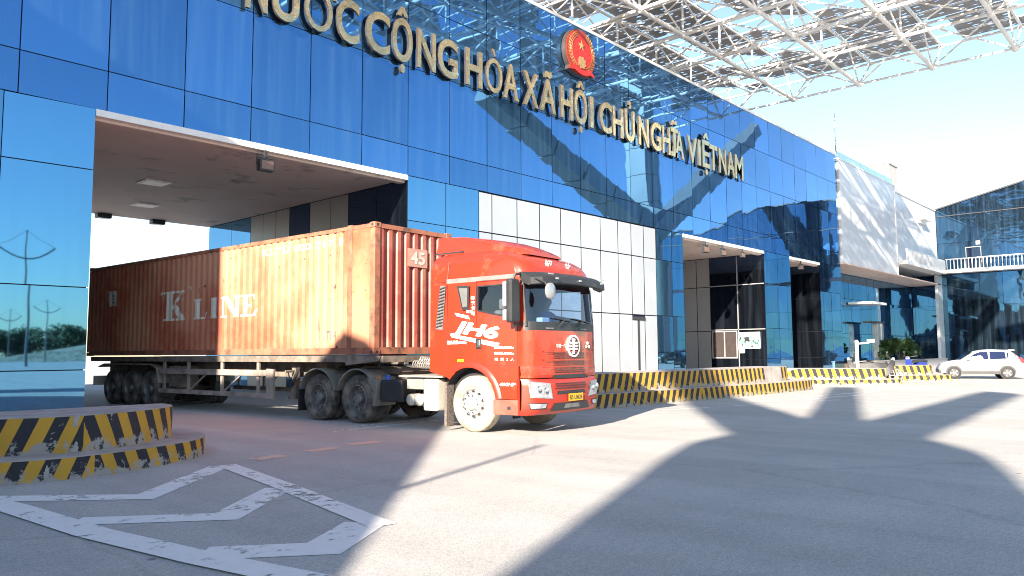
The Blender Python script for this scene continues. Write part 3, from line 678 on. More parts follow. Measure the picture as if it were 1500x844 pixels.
def win_mat(name, tint, refl):
    m = bpy.data.materials.new(name); m.use_nodes = True; n = m.node_tree.nodes; l = m.node_tree.links
    t = n.new('ShaderNodeBsdfTransparent'); t.inputs[0].default_value = (*tint, 1); gl = n.new('ShaderNodeBsdfGlossy'); gl.inputs['Roughness'].default_value = .02
    gl.inputs[0].default_value = (.82, .9, 1, 1)
    fr = n.new('ShaderNodeLayerWeight'); fr.inputs[0].default_value = .5
    pw = n.new('ShaderNodeMath'); pw.operation = 'POWER'; pw.inputs[1].default_value = 5; l.new(fr.outputs['Facing'], pw.inputs[0])
    ad = n.new('ShaderNodeMath'); ad.operation = 'MULTIPLY_ADD'; ad.inputs[1].default_value = .9; ad.inputs[2].default_value = .045+refl; l.new(pw.outputs[0], ad.inputs[0])
    ms = n.new('ShaderNodeMixShader'); l.new(ad.outputs[0], ms.inputs[0]); l.new(t.outputs[0], ms.inputs[1]); l.new(gl.outputs[0], ms.inputs[2]); l.new(ms.outputs[0], n['Material Output'].inputs[0])
    return m
M['windscreen'] = win_mat('windscreen_glass', (.40, .55, .80), .05)
M['side_glass'] = win_mat('side_window_glass', (.7, .75, .78), .03)

def wheel(parent, x, y, out, kind='rear', r=.53, w=.28):
    """out = -1: outer face towards -x; kind front (convex disc), rear (dished, dual)"""
    e = bpy.data.objects.new('wheel', None); col.objects.link(e); e.parent = parent; e.location = (x, y, r)
    prof = [(.035, .30), (.0, .345), (-.012, .40), (.0, .45), (.02, .495), (.045, .52), (.07, r), (.095, r), (.098, r-.018), (.112, r-.018), (.115, r), (.165, r), (.168, r-.018), (.182, r-.018), (.185, r), (w-.06, r), (w-.03, .515), (w-.005, .46), (w, .40), (w-.02, .31)]
    k = r/.53; prof = [(o, q if q == r else q*k) for o, q in prof]
    tm = M['rubber_dusty'] if kind == 'front' else M['rubber']
    s = MB(); s.lathe([(-out*o, q) for o, q in prof], (0, 0, 0), 'x', 48); t = s.build('tyre', tm, e, smooth=35)
    if kind != 'front':
        s = MB(); s.lathe([(-out*(o+.33), q) for o, q in prof], (0, 0, 0), 'x', 40); s.build('tyre', tm, e, smooth=35)
    rim = M['rim_bright'] if kind == 'front' else M['rim_grey']
    s = MB(); f = -out
    if kind == 'front':
        s.lathe([(f*.03, .31), (f*.02, .29), (f*.09, .275), (f*.10, .25), (f*.02, .22), (f*-.01, .205), (f*-.015, .13), (f*.0, .12), (f*-.06, .11), (f*-.09, .085), (f*-.1, .0)], (0, 0, 0), 'x', 40)
    else:
        s.lathe([(f*.03, .31), (f*.02, .29), (f*.05, .28), (f*.14, .265), (f*.15, .20), (f*.15, .13), (f*.06, .12), (f*.03, .10), (f*.02, .0)], (0, 0, 0), 'x', 40)
    s.build('rim', rim, e, smooth=35)
    s = MB()
    for i in range(10):
        a = 2*math.pi*i/10; rr = .165
        p = Vector((f*(-.012 if kind == 'front' else .15), rr*math.cos(a), rr*math.sin(a))); s.tube(p, p+Vector((-f*.03, 0, 0)), .017, 6)
    s.build('wheel_nuts', M['chrome'] if kind == 'front' else M['rim_grey'], e)
    s = MB()
    for i in range(10):
        a = 2*math.pi*(i+.5)/10; rr = .238 if kind == 'front' else .235
        p = Vector((f*(.045 if kind == 'front' else .146), rr*math.cos(a), rr*math.sin(a))); s.tube(p, p+Vector((-f*(.02 if kind == 'front' else .006), 0, 0)), .026, 10)
    s.build('hand_holes', M['dark'], e)
    return e

# ------------------------------------------------------------------ tractor
trk = thing('truck', 'orange-red tractor unit with high-roof sleeper cab hauling the red container', 'truck', TO, R(4.5))
W = 2.36
ZL = [1.27, 1.5, 1.74, 1.93, 2.09, 2.34, 2.80, 2.90, 2.99, 3.12, 3.25, 3.36, 3.45, 3.51, 3.54]
def interp(x, tb):
    if x <= tb[0][0]: return tb[0][1]
    for (a, va), (b, vb) in zip(tb, tb[1:]):
        if x <= b: return va+(vb-va)*(x-a)/(b-a)
    return tb[-1][1]
FB = [(.3, -1.47), (.5, -1.5), (1.04, -1.51), (1.93, -1.5), (2.09, -1.49), (2.8, -1.43), (2.99, -1.40), (3.12, -1.35), (3.25, -1.24), (3.36, -1.05), (3.45, -.80), (3.51, -.5), (3.54, -.2)]
INS = [(1.0, 0), (2.0, .0), (3.0, .03), (3.25, .045), (3.36, .07), (3.45, .14), (3.51, .26), (3.54, .45)]
REARS = [(1.0, 1.1), (3.25, 1.08), (3.45, 1.04), (3.54, .85)]
def front_s(t, z, off=0.):
    q = min(abs(t-W/2), W/2-1e-4); h = W/2; r = .24
    s_ = interp(z, FB)+.10*(q/h)**2
    if q > h-r: s_ += r-math.sqrt(max(0, r*r-(q-(h-r))**2))
    return s_-off
SS = [1.1, .95, .66, .36, .03, -.12, -.16, -.5, -1.04, -1.12]
TT = [.001, .02, .06, .12, .2, .3, .5, .75, 1.0, 1.18]; TT = TT+[W-t for t in reversed(TT[:-1])]
def ring(z):
    ins = interp(z, INS); rr = interp(z, REARS); fc = front_s(.001, z); pts = []
    for s_ in SS: pts.append((ins, 1.1+(s_-1.1)*(fc-1.1)/(-1.12-.02-1.1) if fc > -1.14 else (s_ if s_ > -1.1 else min(s_, fc+.03)), z))
    pts = [(p[0], min(p[1], rr), p[2]) for p in pts]
    fr = []
    for t in TT: fr.append((W/2+(t-W/2)*(W/2-ins)/(W/2), front_s(t, z), z))
    L = pts+fr+[(W-p[0], p[1], p[2]) for p in reversed(pts)]
    return L
nS_, nT_ = len(SS), len(TT); NP = 2*nS_+nT_
rings = [ring(z) for z in ZL]
# sloping lower edge of the door windows
iz = ZL.index(2.34)
for j, dz in ((nS_-2, -.17), (nS_-3, -.075), (nS_-4, 0)):
    for jj in (j, NP-1-j): p = rings[iz][jj]; rings[iz][jj] = (p[0], p[1], p[2]+dz)
cls = {}
for i in range(len(ZL)-1):
    z0, z1 = ZL[i], ZL[i+1]
    for j in range(NP):
        jn = (j+1) % NP; key = 'shell'
        isF = nS_ <= j < nS_+nT_-1
        side_j = j if j < nS_-1 else (NP-2-j if j > nS_+nT_-1 and j < NP-1 else None)
        if isF:
            k_ = j-nS_
            if 2 <= k_ <= nT_-4 and 2.09 <= z0 < 2.8: key = 'windshield'
            elif 1 <= k_ <= nT_-3 and 1.93 <= z0 < 2.09: key = 'cowl'
            elif 2.80 <= z0 < 2.99 and 1 <= k_ <= nT_-3: key = 'cowl'
        elif side_j is not None:
            sgn = 'L' if j < nS_ else 'R'
            if 6 <= side_j <= 7 and 2.34 <= z0 < 2.80: key = 'win'+sgn
            elif side_j >= 5 and z0 < 2.9: key = 'door'+sgn
            elif 2.9 <= z0 < 2.99 and side_j >= 2: key = 'stripe'+sgn
        cls.setdefault(key, MB()).face([rings[i][j], rings[i][jn], rings[i+1][jn], rings[i+1][j]])
cls['shell'].face(list(rings[-1])); 
cab = cls['shell'].build('cab', M['red'], trk, smooth=30)
ws = cls['windshield'].build('windshield', M['windscreen'], trk, smooth=30)
cls['cowl'].build('cowl', M['black_plastic'], trk, smooth=30)
for sg in 'LR': cls['stripe'+sg].build('side_stripe', mat('grey_strip', (.16, .155, .15), .5), cab, smooth=30)
for sg in 'LR':
    d = cls['door'+sg].build('door', M['red'], trk, smooth=30)
    cls['win'+sg].build('window', M['side_glass'], d)
    x = -.004 if sg == 'L' else W+.004; sx = -1 if sg == 'L' else 1
    s = MB()
    for a, b in (((-.135, 1.27), (-.135, 2.9)), ((-1.135, 1.3), (-1.135, 2.88)), ((-.135, 2.9), (-1.1, 2.9)), ((-.135, 1.29), (-1.12, 1.29))): s.beam((x+(.03*(2.9-2)/1. if False else 0), *a), (x, *b), .008, .008)
    s.build('gap', M['dark'], d)
    s = MB()
    o_ = [(-.17, 2.335), (-.5, 2.265), (-1.035, 2.175), (-1.03, 2.8), (-.17, 2.8), (-.17, 2.335)]
    for a, b in zip(o_, o_[1:]): s.beam((x-sx*.012, *a), (x-sx*.012, *b), .025, .028)
    s.build('window_seal', M['black_plastic'], d)
    s = MB(); s.box(min(x, x+sx*.02), max(x, x+sx*.02), -.27, -.14, 1.6, 1.79); hd = s.build('handle', M['black_plastic'], d, bevel=.01)
    s = MB(); s.box(min(x+sx*.02, x+sx*.045), max(x+sx*.02, x+sx*.045), -.25, -.2, 1.63, 1.76); s.build('grip', M['chrome'], hd, bevel=.008)
# quarter window, louvre, panel lines on the visible sides
for sx, x in ((-1, -.004), (1, W+.004)):
    s = MB(); q = [(.36, 2.84), (.03, 2.83), (.04, 2.36), (.22, 2.35)]; s.prism(q, 'x', x+.01-.02*(sx < 0), x+sx*.012+.01*(sx > 0)); qw = s.build('quarter_window', M['black_plastic'], trk)
    s = MB(); q = [(.30, 2.79), (.08, 2.78), (.085, 2.42), (.20, 2.41)]; s.prism(q, 'x', x+sx*.012, x+sx*.016); s.build('pane', mat('grey_quarter_glass', (.13, .135, .135), .15), qw)
    s = MB(); s.prism([(.66, 2.86), (.80, 2.87), (.93, 2.0), (.74, 1.98)], 'x', x, x+sx*.01); lo = s.build('air_louvre', M['rim_grey'], trk)
    s = MB()
    for i in range(13):
        z = 2.04+.063*i; y0 = .745-(.08*(z-1.98)/.88); y1 = .92-(.12*(z-2.0)/.87); s.beam((x+sx*.02, y0, z+.03), (x+sx*.02, y1, z), .02, .02)
    s.build('slat', M['dark'], lo)
    s = MB(); s.beam((x, .63, 1.27), (x, .63, 2.9), .008, .008); s.beam((x+.02*(-sx), .63, 2.99), (x-.035*sx, .60, 3.34), .008, .008); s.beam((x, 1.08, 1.98), (x, .63, 1.95), .006, .006); s.beam((x, 1.08, 2.95), (x, .64, 2.95), .006, .006); s.build('panel_gap', M['dark'], trk)
    s = MB(); s.box(min(x, x+sx*.015), max(x, x+sx*.015), .18, .34, 1.34, 1.4); s.build('marker_lamp', M['amber'], trk, bevel=.008)
# lower sides with wheel arch
AC, AZ, AR = .04, .56, .68
arc = [(AC+AR*math.cos(R(a)), AZ+AR*math.sin(R(a))) for a in range(40, 176, 8)]
poly = [(1.1, 1.27), (1.1, 1.15), (.62, 1.04)]+arc+[(-.66, .66), (-1.15, .66), (-1.15, 1.27)]
for sx, x0 in ((-1, .0), (1, W-.05)):
    s = MB(); s.prism(poly, 'x', x0, x0+.05); s.build('lower_side', M['red'], trk)
    s = MB(); xs = x0-.035 if sx < 0 else x0+.05
    ro = [(AC+(AR+.12)*math.cos(R(a)), AZ+(AR+.12)*math.sin(R(a))) for a in range(58, 176, 6)]; ri = [(AC+AR*math.cos(R(a)), AZ+AR*math.sin(R(a))) for a in range(58, 176, 6)]
    rows = []
    for (a, b), (c, d) in zip(ro, ri): rows.append([(x0 if sx < 0 else x0+.05, a, b), (xs if sx < 0 else xs+.035, (a*.6+c*.4), (b*.6+d*.4)), (xs if sx < 0 else xs+.035, c, d), (x0+.02, c, d)])
    s.loft(rows, closed=False, caps=False); s.build('wheel_arch', M['red2'], trk, smooth=40)
    s = MB(); s.loft([[(x0+.01, AC+(AR-.01)*math.cos(R(a)), AZ+(AR-.01)*math.sin(R(a))), (x0+(.55 if sx < 0 else -.5), AC+(AR-.01)*math.cos(R(a)), AZ+(AR-.01)*math.sin(R(a)))] for a in range(30, 180, 8)], closed=False, caps=False); s.build('arch_liner', M['black_plastic'], trk)
    s = MB(); xa, xb = (-.02, .2) if sx < 0 else (W-.2, W+.02); s.box(xa, xb, -1.14, -.56, .37, .65); st_ = s.build('step', mat('step_scuffed', (.50, .16, .12), .25, .5, var=.4, scale=3), trk, bevel=.02)
    s = MB(); s.box(xa-.006 if sx < 0 else xb, xa if sx < 0 else xb+.006, -.98, -.9, .47, .53); s.build('step_hole', M['dark'], st_)
    s = MB(); s.box(xa, xb, .62, .68, .08, .95); s.build('mud_flap', mat('mud_flap', (.12, .1, .09), .9, var=.5, scale=22), trk)
# bumper and front panels
def front_band(name, m, zs, t0, t1, off, parent, n=26, back=.12, smooth=40):
    s = MB(); rows = []
    for z, o in zs: rows.append([(t0+(t1-t0)*i/n, front_s(t0+(t1-t0)*i/n, z, off+o), z) for i in range(n+1)])
    s.loft(rows, closed=False, caps=False)
    e0 = [(p[0], p[1]+back, p[2]) for p in rows[0]]; e1 = [(p[0], p[1]+back, p[2]) for p in rows[-1]]
    s.loft([rows[-1], e1], closed=False, caps=False); s.loft([e0, rows[0]], closed=False, caps=False)
    return s.build(name, m, parent, smooth=smooth)
bmp = front_band('bumper', M['red2'], [(.37, -.05), (.40, .0), (.5, .03), (.62, .035), (.9, .035), (.99, .03), (1.03, .0)], .001, W-.001, 0, trk, 40)
front_band('front_panel', M['red'], [(1.05, 0.), (1.12, .015), (1.27, .0)], .001, W-.001, .0, trk, 40)
for x in (.0, W-.02):
    s = MB(); s.box(x, x+.02, -1.17, -1.12, .4, 1.03); s.build('bumper_end', M['red2'], trk)
def quad_on_front(mb, c, off, n=6, mi=0, m=1):
    # c: corners (t,z) tl,tr,br,bl
    tl, tr, br, bl = c
    def P(u, v):
        a = (tl[0]+(tr[0]-tl[0])*u, tl[1]+(tr[1]-tl[1])*u); b = (bl[0]+(br[0]-bl[0])*u, bl[1]+(br[1]-bl[1])*u)
        t, z = a[0]+(b[0]-a[0])*v, a[1]+(b[1]-a[1])*v
        return (t, front_s(t, z, off), z)
    for j in range(m):
        for i in range(n): mb.face([P(i/n, j/m), P((i+1)/n, j/m), P((i+1)/n, (j+1)/m), P(i/n, (j+1)/m)], mi)
def overlay(name, m, c, off, parent, n=8): 
    s = MB(); quad_on_front(s, c, off, n); return s.build(name, m, parent)
H2 = W/2
overlay('grille_slot', M['black_plastic'], [(.62, 1.10), (W-.62, 1.10), (W-.60, 1.03), (.60, 1.03)], .02, trk)
overlay('grille_slot', M['black_plastic'], [(.72, .80), (W-.72, .80), (W-.70, .735), (.70, .735)], .042, trk)
overlay('lower_intake', M['black_plastic'], [(.62, .575), (W-.62, .575), (W-.50, .43), (.50, .43)], .042, trk)
overlay('intake_bar', M['rim_grey'], [(.95, .55), (W-.95, .55), (W-.9, .47), (.9, .47)], .046, trk)
for i, (z0, z1, o) in enumerate(((1.39, 1.52, .012), (1.255, 1.365, .012), (1.125, 1.235, .02), (.825, .955, .042))):
    s = MB(); nn = 26; ta, tb = .66, W-.66
    for r_ in range(3):
        z = z0+(z1-z0)*(r_+.5)/3; 
        for k_ in range(nn):
            t = ta+(tb-ta)*(k_+(.5 if r_ % 2 else 0.15))/nn; dw = (tb-ta)/nn*.34; dz = (z1-z0)/3*.36
            s.face([(t-dw, front_s(t-dw, z, o), z-dz), (t+dw*.6, front_s(t, z, o), z-dz), (t+dw, front_s(t+dw, z, o), z+dz), (t-dw*.6, front_s(t, z, o), z+dz)])
    s.build('grille_mesh', M['dark'], trk)
    if i < 3:
        s = MB(); quad_on_front(s, [(.36, z1+.012), (W-.36, z1+.012), (W-.36, z1+.0), (.36, z1+.0)], .035, 12); quad_on_front(s, [(.36, z1+.03), (W-.36, z1+.03), (W-.36, z1+.012), (.36, z1+.012)], .02, 12); s.build('grille_bar', M['red'], trk)
for sd in (0, 1):
    mir = (lambda c: [(W-t, z) for t, z in c]) if sd else (lambda c: c)
    hb = overlay('headlight', M['chrome'], mir([(.035, 1.0), (.50, .945), (.585, .655), (.06, .70)]), .042, trk, 10)
    s = MB(); quad_on_front(s, mir([(.06, .98), (.47, .93), (.55, .675), (.08, .715)]), .05, 10); s.build('lens', M['lens'], hb)
    s = MB(); 
    for t, z, r_ in ((.2, .84, .075), (.38, .81, .07)):
        t = W-t if sd else t; p = Vector((t, front_s(t, z, .052), z)); s.lathe([(0, r_), (-.012, r_*.8), (-.016, r_*.3), (-.016, 0)], p, 'y', 16)
    s.build('bulb', M['chrome'], hb)
    fb = overlay('fog_lamp', M['lens'], mir([(.05, .585), (.40, .575), (.37, .50), (.07, .50)]), .045, trk, 8)
    s = MB(); quad_on_front(s, mir([(.04, .60), (.42, .59), (.39, .485), (.06, .485)]), .040, 8); s.build('surround', M['black_plastic'], fb)
# number plate
pl = overlay('number_plate', mat('plate_yellow', (.78, .42, .02), .4), [(1.03, .735), (1.55, .735), (1.55, .595), (1.03, .595)], .06, trk, 4)
def front_text(body, t, z, h, off, m, parent, w=None, name='lettering', shear=0, bold=.0):
    me = text_mesh(body, 1., 0, bold, shear); a, b, c, d = bounds(me); kk = h/(d-c); kx = kk if w is None else w/(b-a)
    return text_obj(name, me, lambda v: Vector((t+(v.x-(a+b)/2)*kx, front_s(t+(v.x-(a+b)/2)*kx, z, off), z+(v.y-(c+d)/2)*kk)), m, parent)
front_text('B5·L0626', 1.29, .665, .085, .064, M['dark'], pl, .44, bold=.01)
front_text('中国一汽', .86, 1.645, .075, .022, M['white_letter'], trk, .30, 'badge_text', bold=.01)
s = MB()
for t, z in ((1.78, 1.63), (1.9, 1.63), (1.84, 1.70)): s.lathe([(0, .034), (-.012, .03), (-.014, 0)], (t, front_s(t, z, .012), z), 'y', 12)
s.build('badge_dots', M['white_letter'], trk)
# round badge with winged numeral
bd = MB(); n_ = 40; cz = 1.64; ct = 1.27
for r0, r1, o in ((.175, .212, .04),):
    A = [(ct+r0*math.cos(2*math.pi*i/n_), cz+r0*math.sin(2*math.pi*i/n_)) for i in range(n_)]; B = [(ct+r1*math.cos(2*math.pi*i/n_), cz+r1*math.sin(2*math.pi*i/n_)) for i in range(n_)]
    yf = front_s(ct, cz, o)
    for i in range(n_): j = (i+1) % n_; bd.face([(A[i][0], yf, A[i][1]), (A[j][0], yf, A[j][1]), (B[j][0], yf, B[j][1]), (B[i][0], yf, B[i][1])]); bd.face([(B[i][0], yf, B[i][1]), (B[j][0], yf, B[j][1]), (B[j][0], yf+.05, B[j][1]), (B[i][0], yf+.05, B[i][1])])
bd.box(ct-.021, ct+.021, yf, yf+.03, cz-.15, cz+.15); bd.box(ct-.052, ct+.052, yf, yf+.03, cz+.11, cz+.143)
for z, w0 in ((.065, .13), (.006, .15), (-.053, .13)):
    for sd in (-1, 1): bd.box(min(ct+sd*.036, ct+sd*w0), max(ct+sd*.036, ct+sd*w0), yf+.001, yf+.03, cz+z-.017, cz+z+.017)
badge = bd.build('badge', M['white_letter'], trk)
s = MB(); s.lathe([(0, .18), (.02, .18)], (ct, yf+.012, cz), 'y', 32); s.build('badge_disc', M['dark'], badge)
# roof lettering, visor, deflector
for ch, t, z in (('解', .80, 3.19), ('放', 1.46, 3.19)):
    front_text(ch, t, z, .22, .012, M['white_letter'], trk, .24, 'roof_character', shear=-.15, bold=.012)
s = MB(); secs = []
for i in range(17):
    u = i/16; t = -.05+(W+.1)*u; q = abs(u-.5)*2; o = .10*q*q+(.16*((q-.8)/.2)**2 if q > .8 else 0); dr = .05*q*q
    secs.append([(t, -1.36+o*.5, 3.03-dr*.3), (t, -1.56+o, 3.02-dr*.4), (t, -1.74+o, 2.94-dr), (t, -1.755+o, 2.82-dr), (t, -1.70+o, 2.80-dr), (t, -1.55+o, 2.86-dr), (t, -1.36+o*.5, 2.9)])
s.loft(secs); vis = s.build('sun_visor', M['black_plastic'], trk, smooth=25)
s = MB()
for u in (.17, .5, .83): 
    t = W*u; s.box(t-.04, t+.04, -1.772, -1.755, 2.87, 2.90)
for t in (.22, W-.34): s.box(t, t+.14, -1.71, -1.69, 2.955, 2.975)
s.build('visor_lamp', M['mirror_face'], vis)
s = MB(); rows = []
for y, z0, z1, x0, hw in ((1.2, 3.55, 3.95, .36, .03), (.55, 3.5, 3.90, .36, .04), (.1, 3.52, 3.82, .38, .08), (-.4, 3.50, 3.71, .44, .16), (-.75, 3.44, 3.60, .55, .22), (-.95, 3.42, 3.50, .7, .2)):
    rows.append([(x0-.08, y, z0), (x0, y, z0+(z1-z0)*.6), (x0+hw+.06, y, z1-.02), (H2, y, z1+.02), (W-x0-hw-.06, y, z1-.02), (W-x0, y, z0+(z1-z0)*.6), (W-x0+.08, y, z0)])
s.loft(rows); s.build('roof_deflector', M['red'], trk, smooth=35)
s = MB(); s.box(.28, .34, .45, 1.2, 3.545, 3.575); s.build('deflector_gap', M['dark'], trk)
# mirrors
s = MB(); s.box(-.40, -.13, -1.31, -1.17, 2.06, 2.86); mh = s.build('mirror', M['black_plastic'], trk, bevel=.05, segs=3)
s = MB(); s.box(-.36, -.15, -1.165, -1.06, 2.36, 2.82); s.build('mirror_glass', M['mirror_face'], mh, bevel=.03)
s = MB(); s.box(-.36, -.15, -1.165, -1.06, 2.1, 2.31); s.build('mirror_glass', M['mirror_face'], mh, bevel=.03)
s = MB(); s.path([(-.26, -1.24, 2.83), (-.22, -1.26, 2.95), (0, -1.25, 2.98), (.06, -1.2, 2.97)], .025, 6); s.path([(-.26, -1.24, 2.08), (-.2, -1.25, 2.02), (.02, -1.22, 2.05)], .025, 6); s.build('mirror_arm', M['black_plastic'], mh)
s = MB(); s.lathe([(-.03, 0), (-.03, .11), (-.01, .15), (.02, .15), (.05, .1), (.06, 0)], (.02, -1.88, 2.62), 'y', 28); rm_ = s.build('front_mirror', M['mirror_face'], trk, smooth=40)
s = MB(); s.path([(.02, -1.83, 2.68), (.0, -1.78, 2.78), (.0, -1.60, 2.86), (.04, -1.42, 2.88)], .018, 6); s.build('mirror_arm', M['black_plastic'], rm_)
# wipers
for t0, t1 in ((.62, 1.25), (1.3, 1.95)):
    s = MB()
    s.path([(t0+.18, front_s(t0+.18, 2.02, .03), 2.02), (t0+.35, front_s(t0+.35, 2.13, .04), 2.13)], .014, 5)
    s.path([(t0, front_s(t0, 2.16, .03), 2.17), ((t0+t1)/2, front_s((t0+t1)/2, 2.12, .03), 2.14), (t1, front_s(t1, 2.10, .03), 2.11)], .011, 5); s.build('wiper', M['dark'], trk)
for t in (.42, 1.55):
    s = MB(); quad_on_front(s, [(t, 1.985), (t+.26, 1.985), (t+.24, 1.955), (t+.02, 1.955)], .012, 3); s.build('washer_vent', M['rim_grey'], trk)
# A pillar trims
s = MB()
for t in (.045, W-.045):
    s.path([(t, front_s(t, z, .006), z) for z in (2.0, 2.2, 2.5, 2.8)], .028, 6)
s.build('pillar_trim', M['black_plastic'], trk)
# side lettering
def side_text(body, y0, y1, z, h, m, parent, rot=0., shear=0, name='lettering', bold=0., x=-.008):
    me = text_mesh(body, 1., 0, bold, shear); a, b, c, d = bounds(me); kx = (y0-y1)/(b-a); kz = h/(d-c); sl = math.tan(rot)
    return text_obj(name, me, lambda v: Vector((x, y0-(v.x-a)*kx, z+(v.y-c)*kz-(v.x-a)*kx*sl)), m, parent)
side_text('JH6', .52, -.72, 1.86, .33, M['white_letter'], trk, R(8.), .32, 'side_logo', .045)
s = MB(); f_ = lambda y, z: (-.009, y, z)
s.face([f_(.42, 2.31), f_(.06, 2.24), f_(.02, 2.17), f_(.36, 2.24)]); s.face([f_(.55, 1.9), f_(-.72, 1.70), f_(-.66, 1.62), f_(.5, 1.83)]); s.build('logo_bar', M['white_letter'], trk)
side_text('解放', .12, -.06, 2.30, .06, M['white_letter'], trk, R(6), .1, 'side_text', .01)
side_text('整备质量:8800kg', .62, .10, 1.68, .085, M['white_letter'], trk, 0, 0, 'side_text', .02)
side_text('总质量:25000kg', -.58, -1.06, 1.585, .06, M['white_letter'], trk, 0, 0, 'side_text', .02)
side_text('准牵引:40000kg', -.58, -1.06, 1.475, .06, M['white_letter'], trk, 0, 0, 'side_text', .02)
side_text('限  乘  2  人', -.60, -1.06, 1.37, .055, M['white_letter'], trk, 0, 0, 'side_text', .01)
side_text('460HP', -.70, -1.09, .90, .065, M['white_letter'], trk, 0, .25, 'side_text', .03, x=-.006)
for i, z in enumerate((2.70, 2.60, 2.50, 2.40)): side_text('粤港货'[i % 3], -.02 if i else .0, -.11, z-.16, .08, M['white_letter'], trk, 0, 0, 'side_text', .01, x=-.012)
# chassis behind the cab
s = MB()
for x in (.72, 1.56): s.box(x, x+.09, -1.0, 5.6, .78, 1.05)
for y in (1.5, 2.6, 4.0, 5.5): s.box(.8, 1.57, y, y+.12, .8, 1.0)
s.build('chassis_frame', M['chassis'], trk)
s = MB(); s.box(.03, .5, .92, 1.32, .36, 1.0); s.build('side_tank', M['dust_white'], trk, bevel=.05, segs=3)
s = MB(); s.box(.1, .75, 1.38, 1.86, .78, 1.02); s.build('tool_box', M['alu'], trk, bevel=.012)
s = MB(); s.box(.0, .9, .75, 2.0, 1.03, 1.07); s.build('catwalk', M['alu'], trk)
for y in (1.52, 1.77):
    s = MB(); s.lathe([(-.03, 0), (-.02, .09), (.0, .12), (.7, .12), (.72, .09), (.73, 0)], (.12, y, .56), 'x', 24); s.build('air_tank', M['dust_white'], trk, smooth=50)
s = MB(); s.box(.05, .6, 1.95, 2.62, .5, .96); s.build('battery_box', M['black_plastic'], trk, bevel=.04)
s = MB(); s.tube((.12, 2.45, .96), (.12, 2.45, 1.06), .06, 12); s.build('filler_cap', mat('blue_cap', (.03, .12, .5), .4), trk)
s = MB(); s.lathe([(0, .05), (-.02, .05)], (.06, 2.68, 1.0), 'x', 12); s.tube((.3, .7, .6), (.3, .72, .95), .02); s.build('reflector', M['amber'], trk)
# engine block and dark underside to stop see-through
s = MB(); s.box(.25, W-.25, -.98, .9, .62, 1.26); s.build('engine_bay', M['dark'], trk)
s = MB(); s.box(.62, 1.74, 2.7, 3.9, 1.06, 1.16); s.prism([(2.6, 1.12), (4.2, 1.12), (3.9, 1.24), (2.9, 1.24)], 'x', .7, 1.66); s.build('fifth_wheel', M['chassis'], trk)
# coiled air lines
for z, ph, x in ((1.30, 0, .55), (1.38, 1.5, .75)):
    s = MB(); pts = []
    for i in range(150):
        u = i/149; a = u*2*math.pi*16+ph; pts.append((x+.075*math.cos(a), 1.05+1.05*u, z+.1*u*(1-u)*-1.2+.075*math.sin(a)))
    s.path(pts, .011, 5); s.build('coiled_air_line', M['alu'], trk)
# fenders over the drive axles
for yc in (3.35, 4.70):
    for x0, x1 in ((-.01, .62), (W-.61, W+.02)):
        s = MB(); rws = []
        for a in range(14, 170, 8):
            r1 = .63; rws.append([(x0, yc+r1*math.cos(R(a)), .55+r1*math.sin(R(a))*.98), (x0, yc+(r1+.03)*math.cos(R(a)), .55+(r1+.03)*math.sin(R(a))*.98), (x1, yc+(r1+.03)*math.cos(R(a)), .55+(r1+.03)*math.sin(R(a))*.98), (x1, yc+r1*math.cos(R(a)), .55+r1*math.sin(R(a))*.98)])
        s.loft(rws); s.build('fender', M['fender'], trk, smooth=40)
s = MB(); s.prism([(2.72, .40), (2.62, .9), (2.78, 1.02), (2.98, .98), (2.78, .72), (2.8, .40)], 'x', .0, .6); s.build('fender_flap', M['fender'], trk)
s = MB(); s.box(.0, .6, 5.34, 5.38, .2, .75); s.build('mud_flap', M['black_plastic'], trk)
wheel(trk, .03, 0, -1, 'front', .54, .30); wheel(trk, W-.03, 0, 1, 'front', .54, .30)
for yc in (3.35, 4.70):
    wheel(trk, .02, yc, -1, 'rear'); wheel(trk, W-.02, yc, 1, 'rear')
s = MB()
for yc in (0, 3.35, 4.7): s.tube((.3, yc, .53), (W-.3, yc, .53), .1, 10)
s.build('axle', M['chassis'], trk)
# cab interior
M['trim_dark'] = mat('cab_trim', (.06, .06, .065), .7); M['seat_grey'] = mat('seat_fabric', (.12, .12, .13), .9)
s = MB(); s.box(.08, W-.08, -1.36, -1.16, 1.35, 2.06); s.build('dashboard', M['trim_dark'], trk, bevel=.05)
s = MB(); s.box(.06, W-.06, -.9, 1.02, 1.28, 1.36); s.box(.06, W-.06, .5, .56, 1.36, 3.3); s.build('cab_liner', mat('cab_liner', (.25, .24, .23), .9), trk)
for x in (.35, 1.5):
    s = MB(); s.box(x, x+.52, -.95, -.43, 1.5, 1.72); s.box(x, x+.52, -.46, -.28, 1.6, 2.35); s.box(x+.12, x+.4, -.44, -.3, 2.36, 2.58); s.build('seat', M['seat_grey'], trk, bevel=.05)
s = MB(); s.path([(1.76+.22*math.cos(a), -1.14+.12*math.sin(a), 2.0+.19*math.sin(a)) for a in [2*math.pi*i/24 for i in range(25)]], .018, 6); s.tube((1.76, -1.2, 1.85), (1.76, -1.14, 2.0), .03); s.box(1.56, 1.96, -1.155, -1.135, 1.985, 2.015); s.build('steering_wheel', M['dark'], trk)
s = MB(); s.box(.5, .75, -1.34, -1.2, 2.06, 2.18); s.build('dash_items', M['white_letter'], trk, bevel=.02)

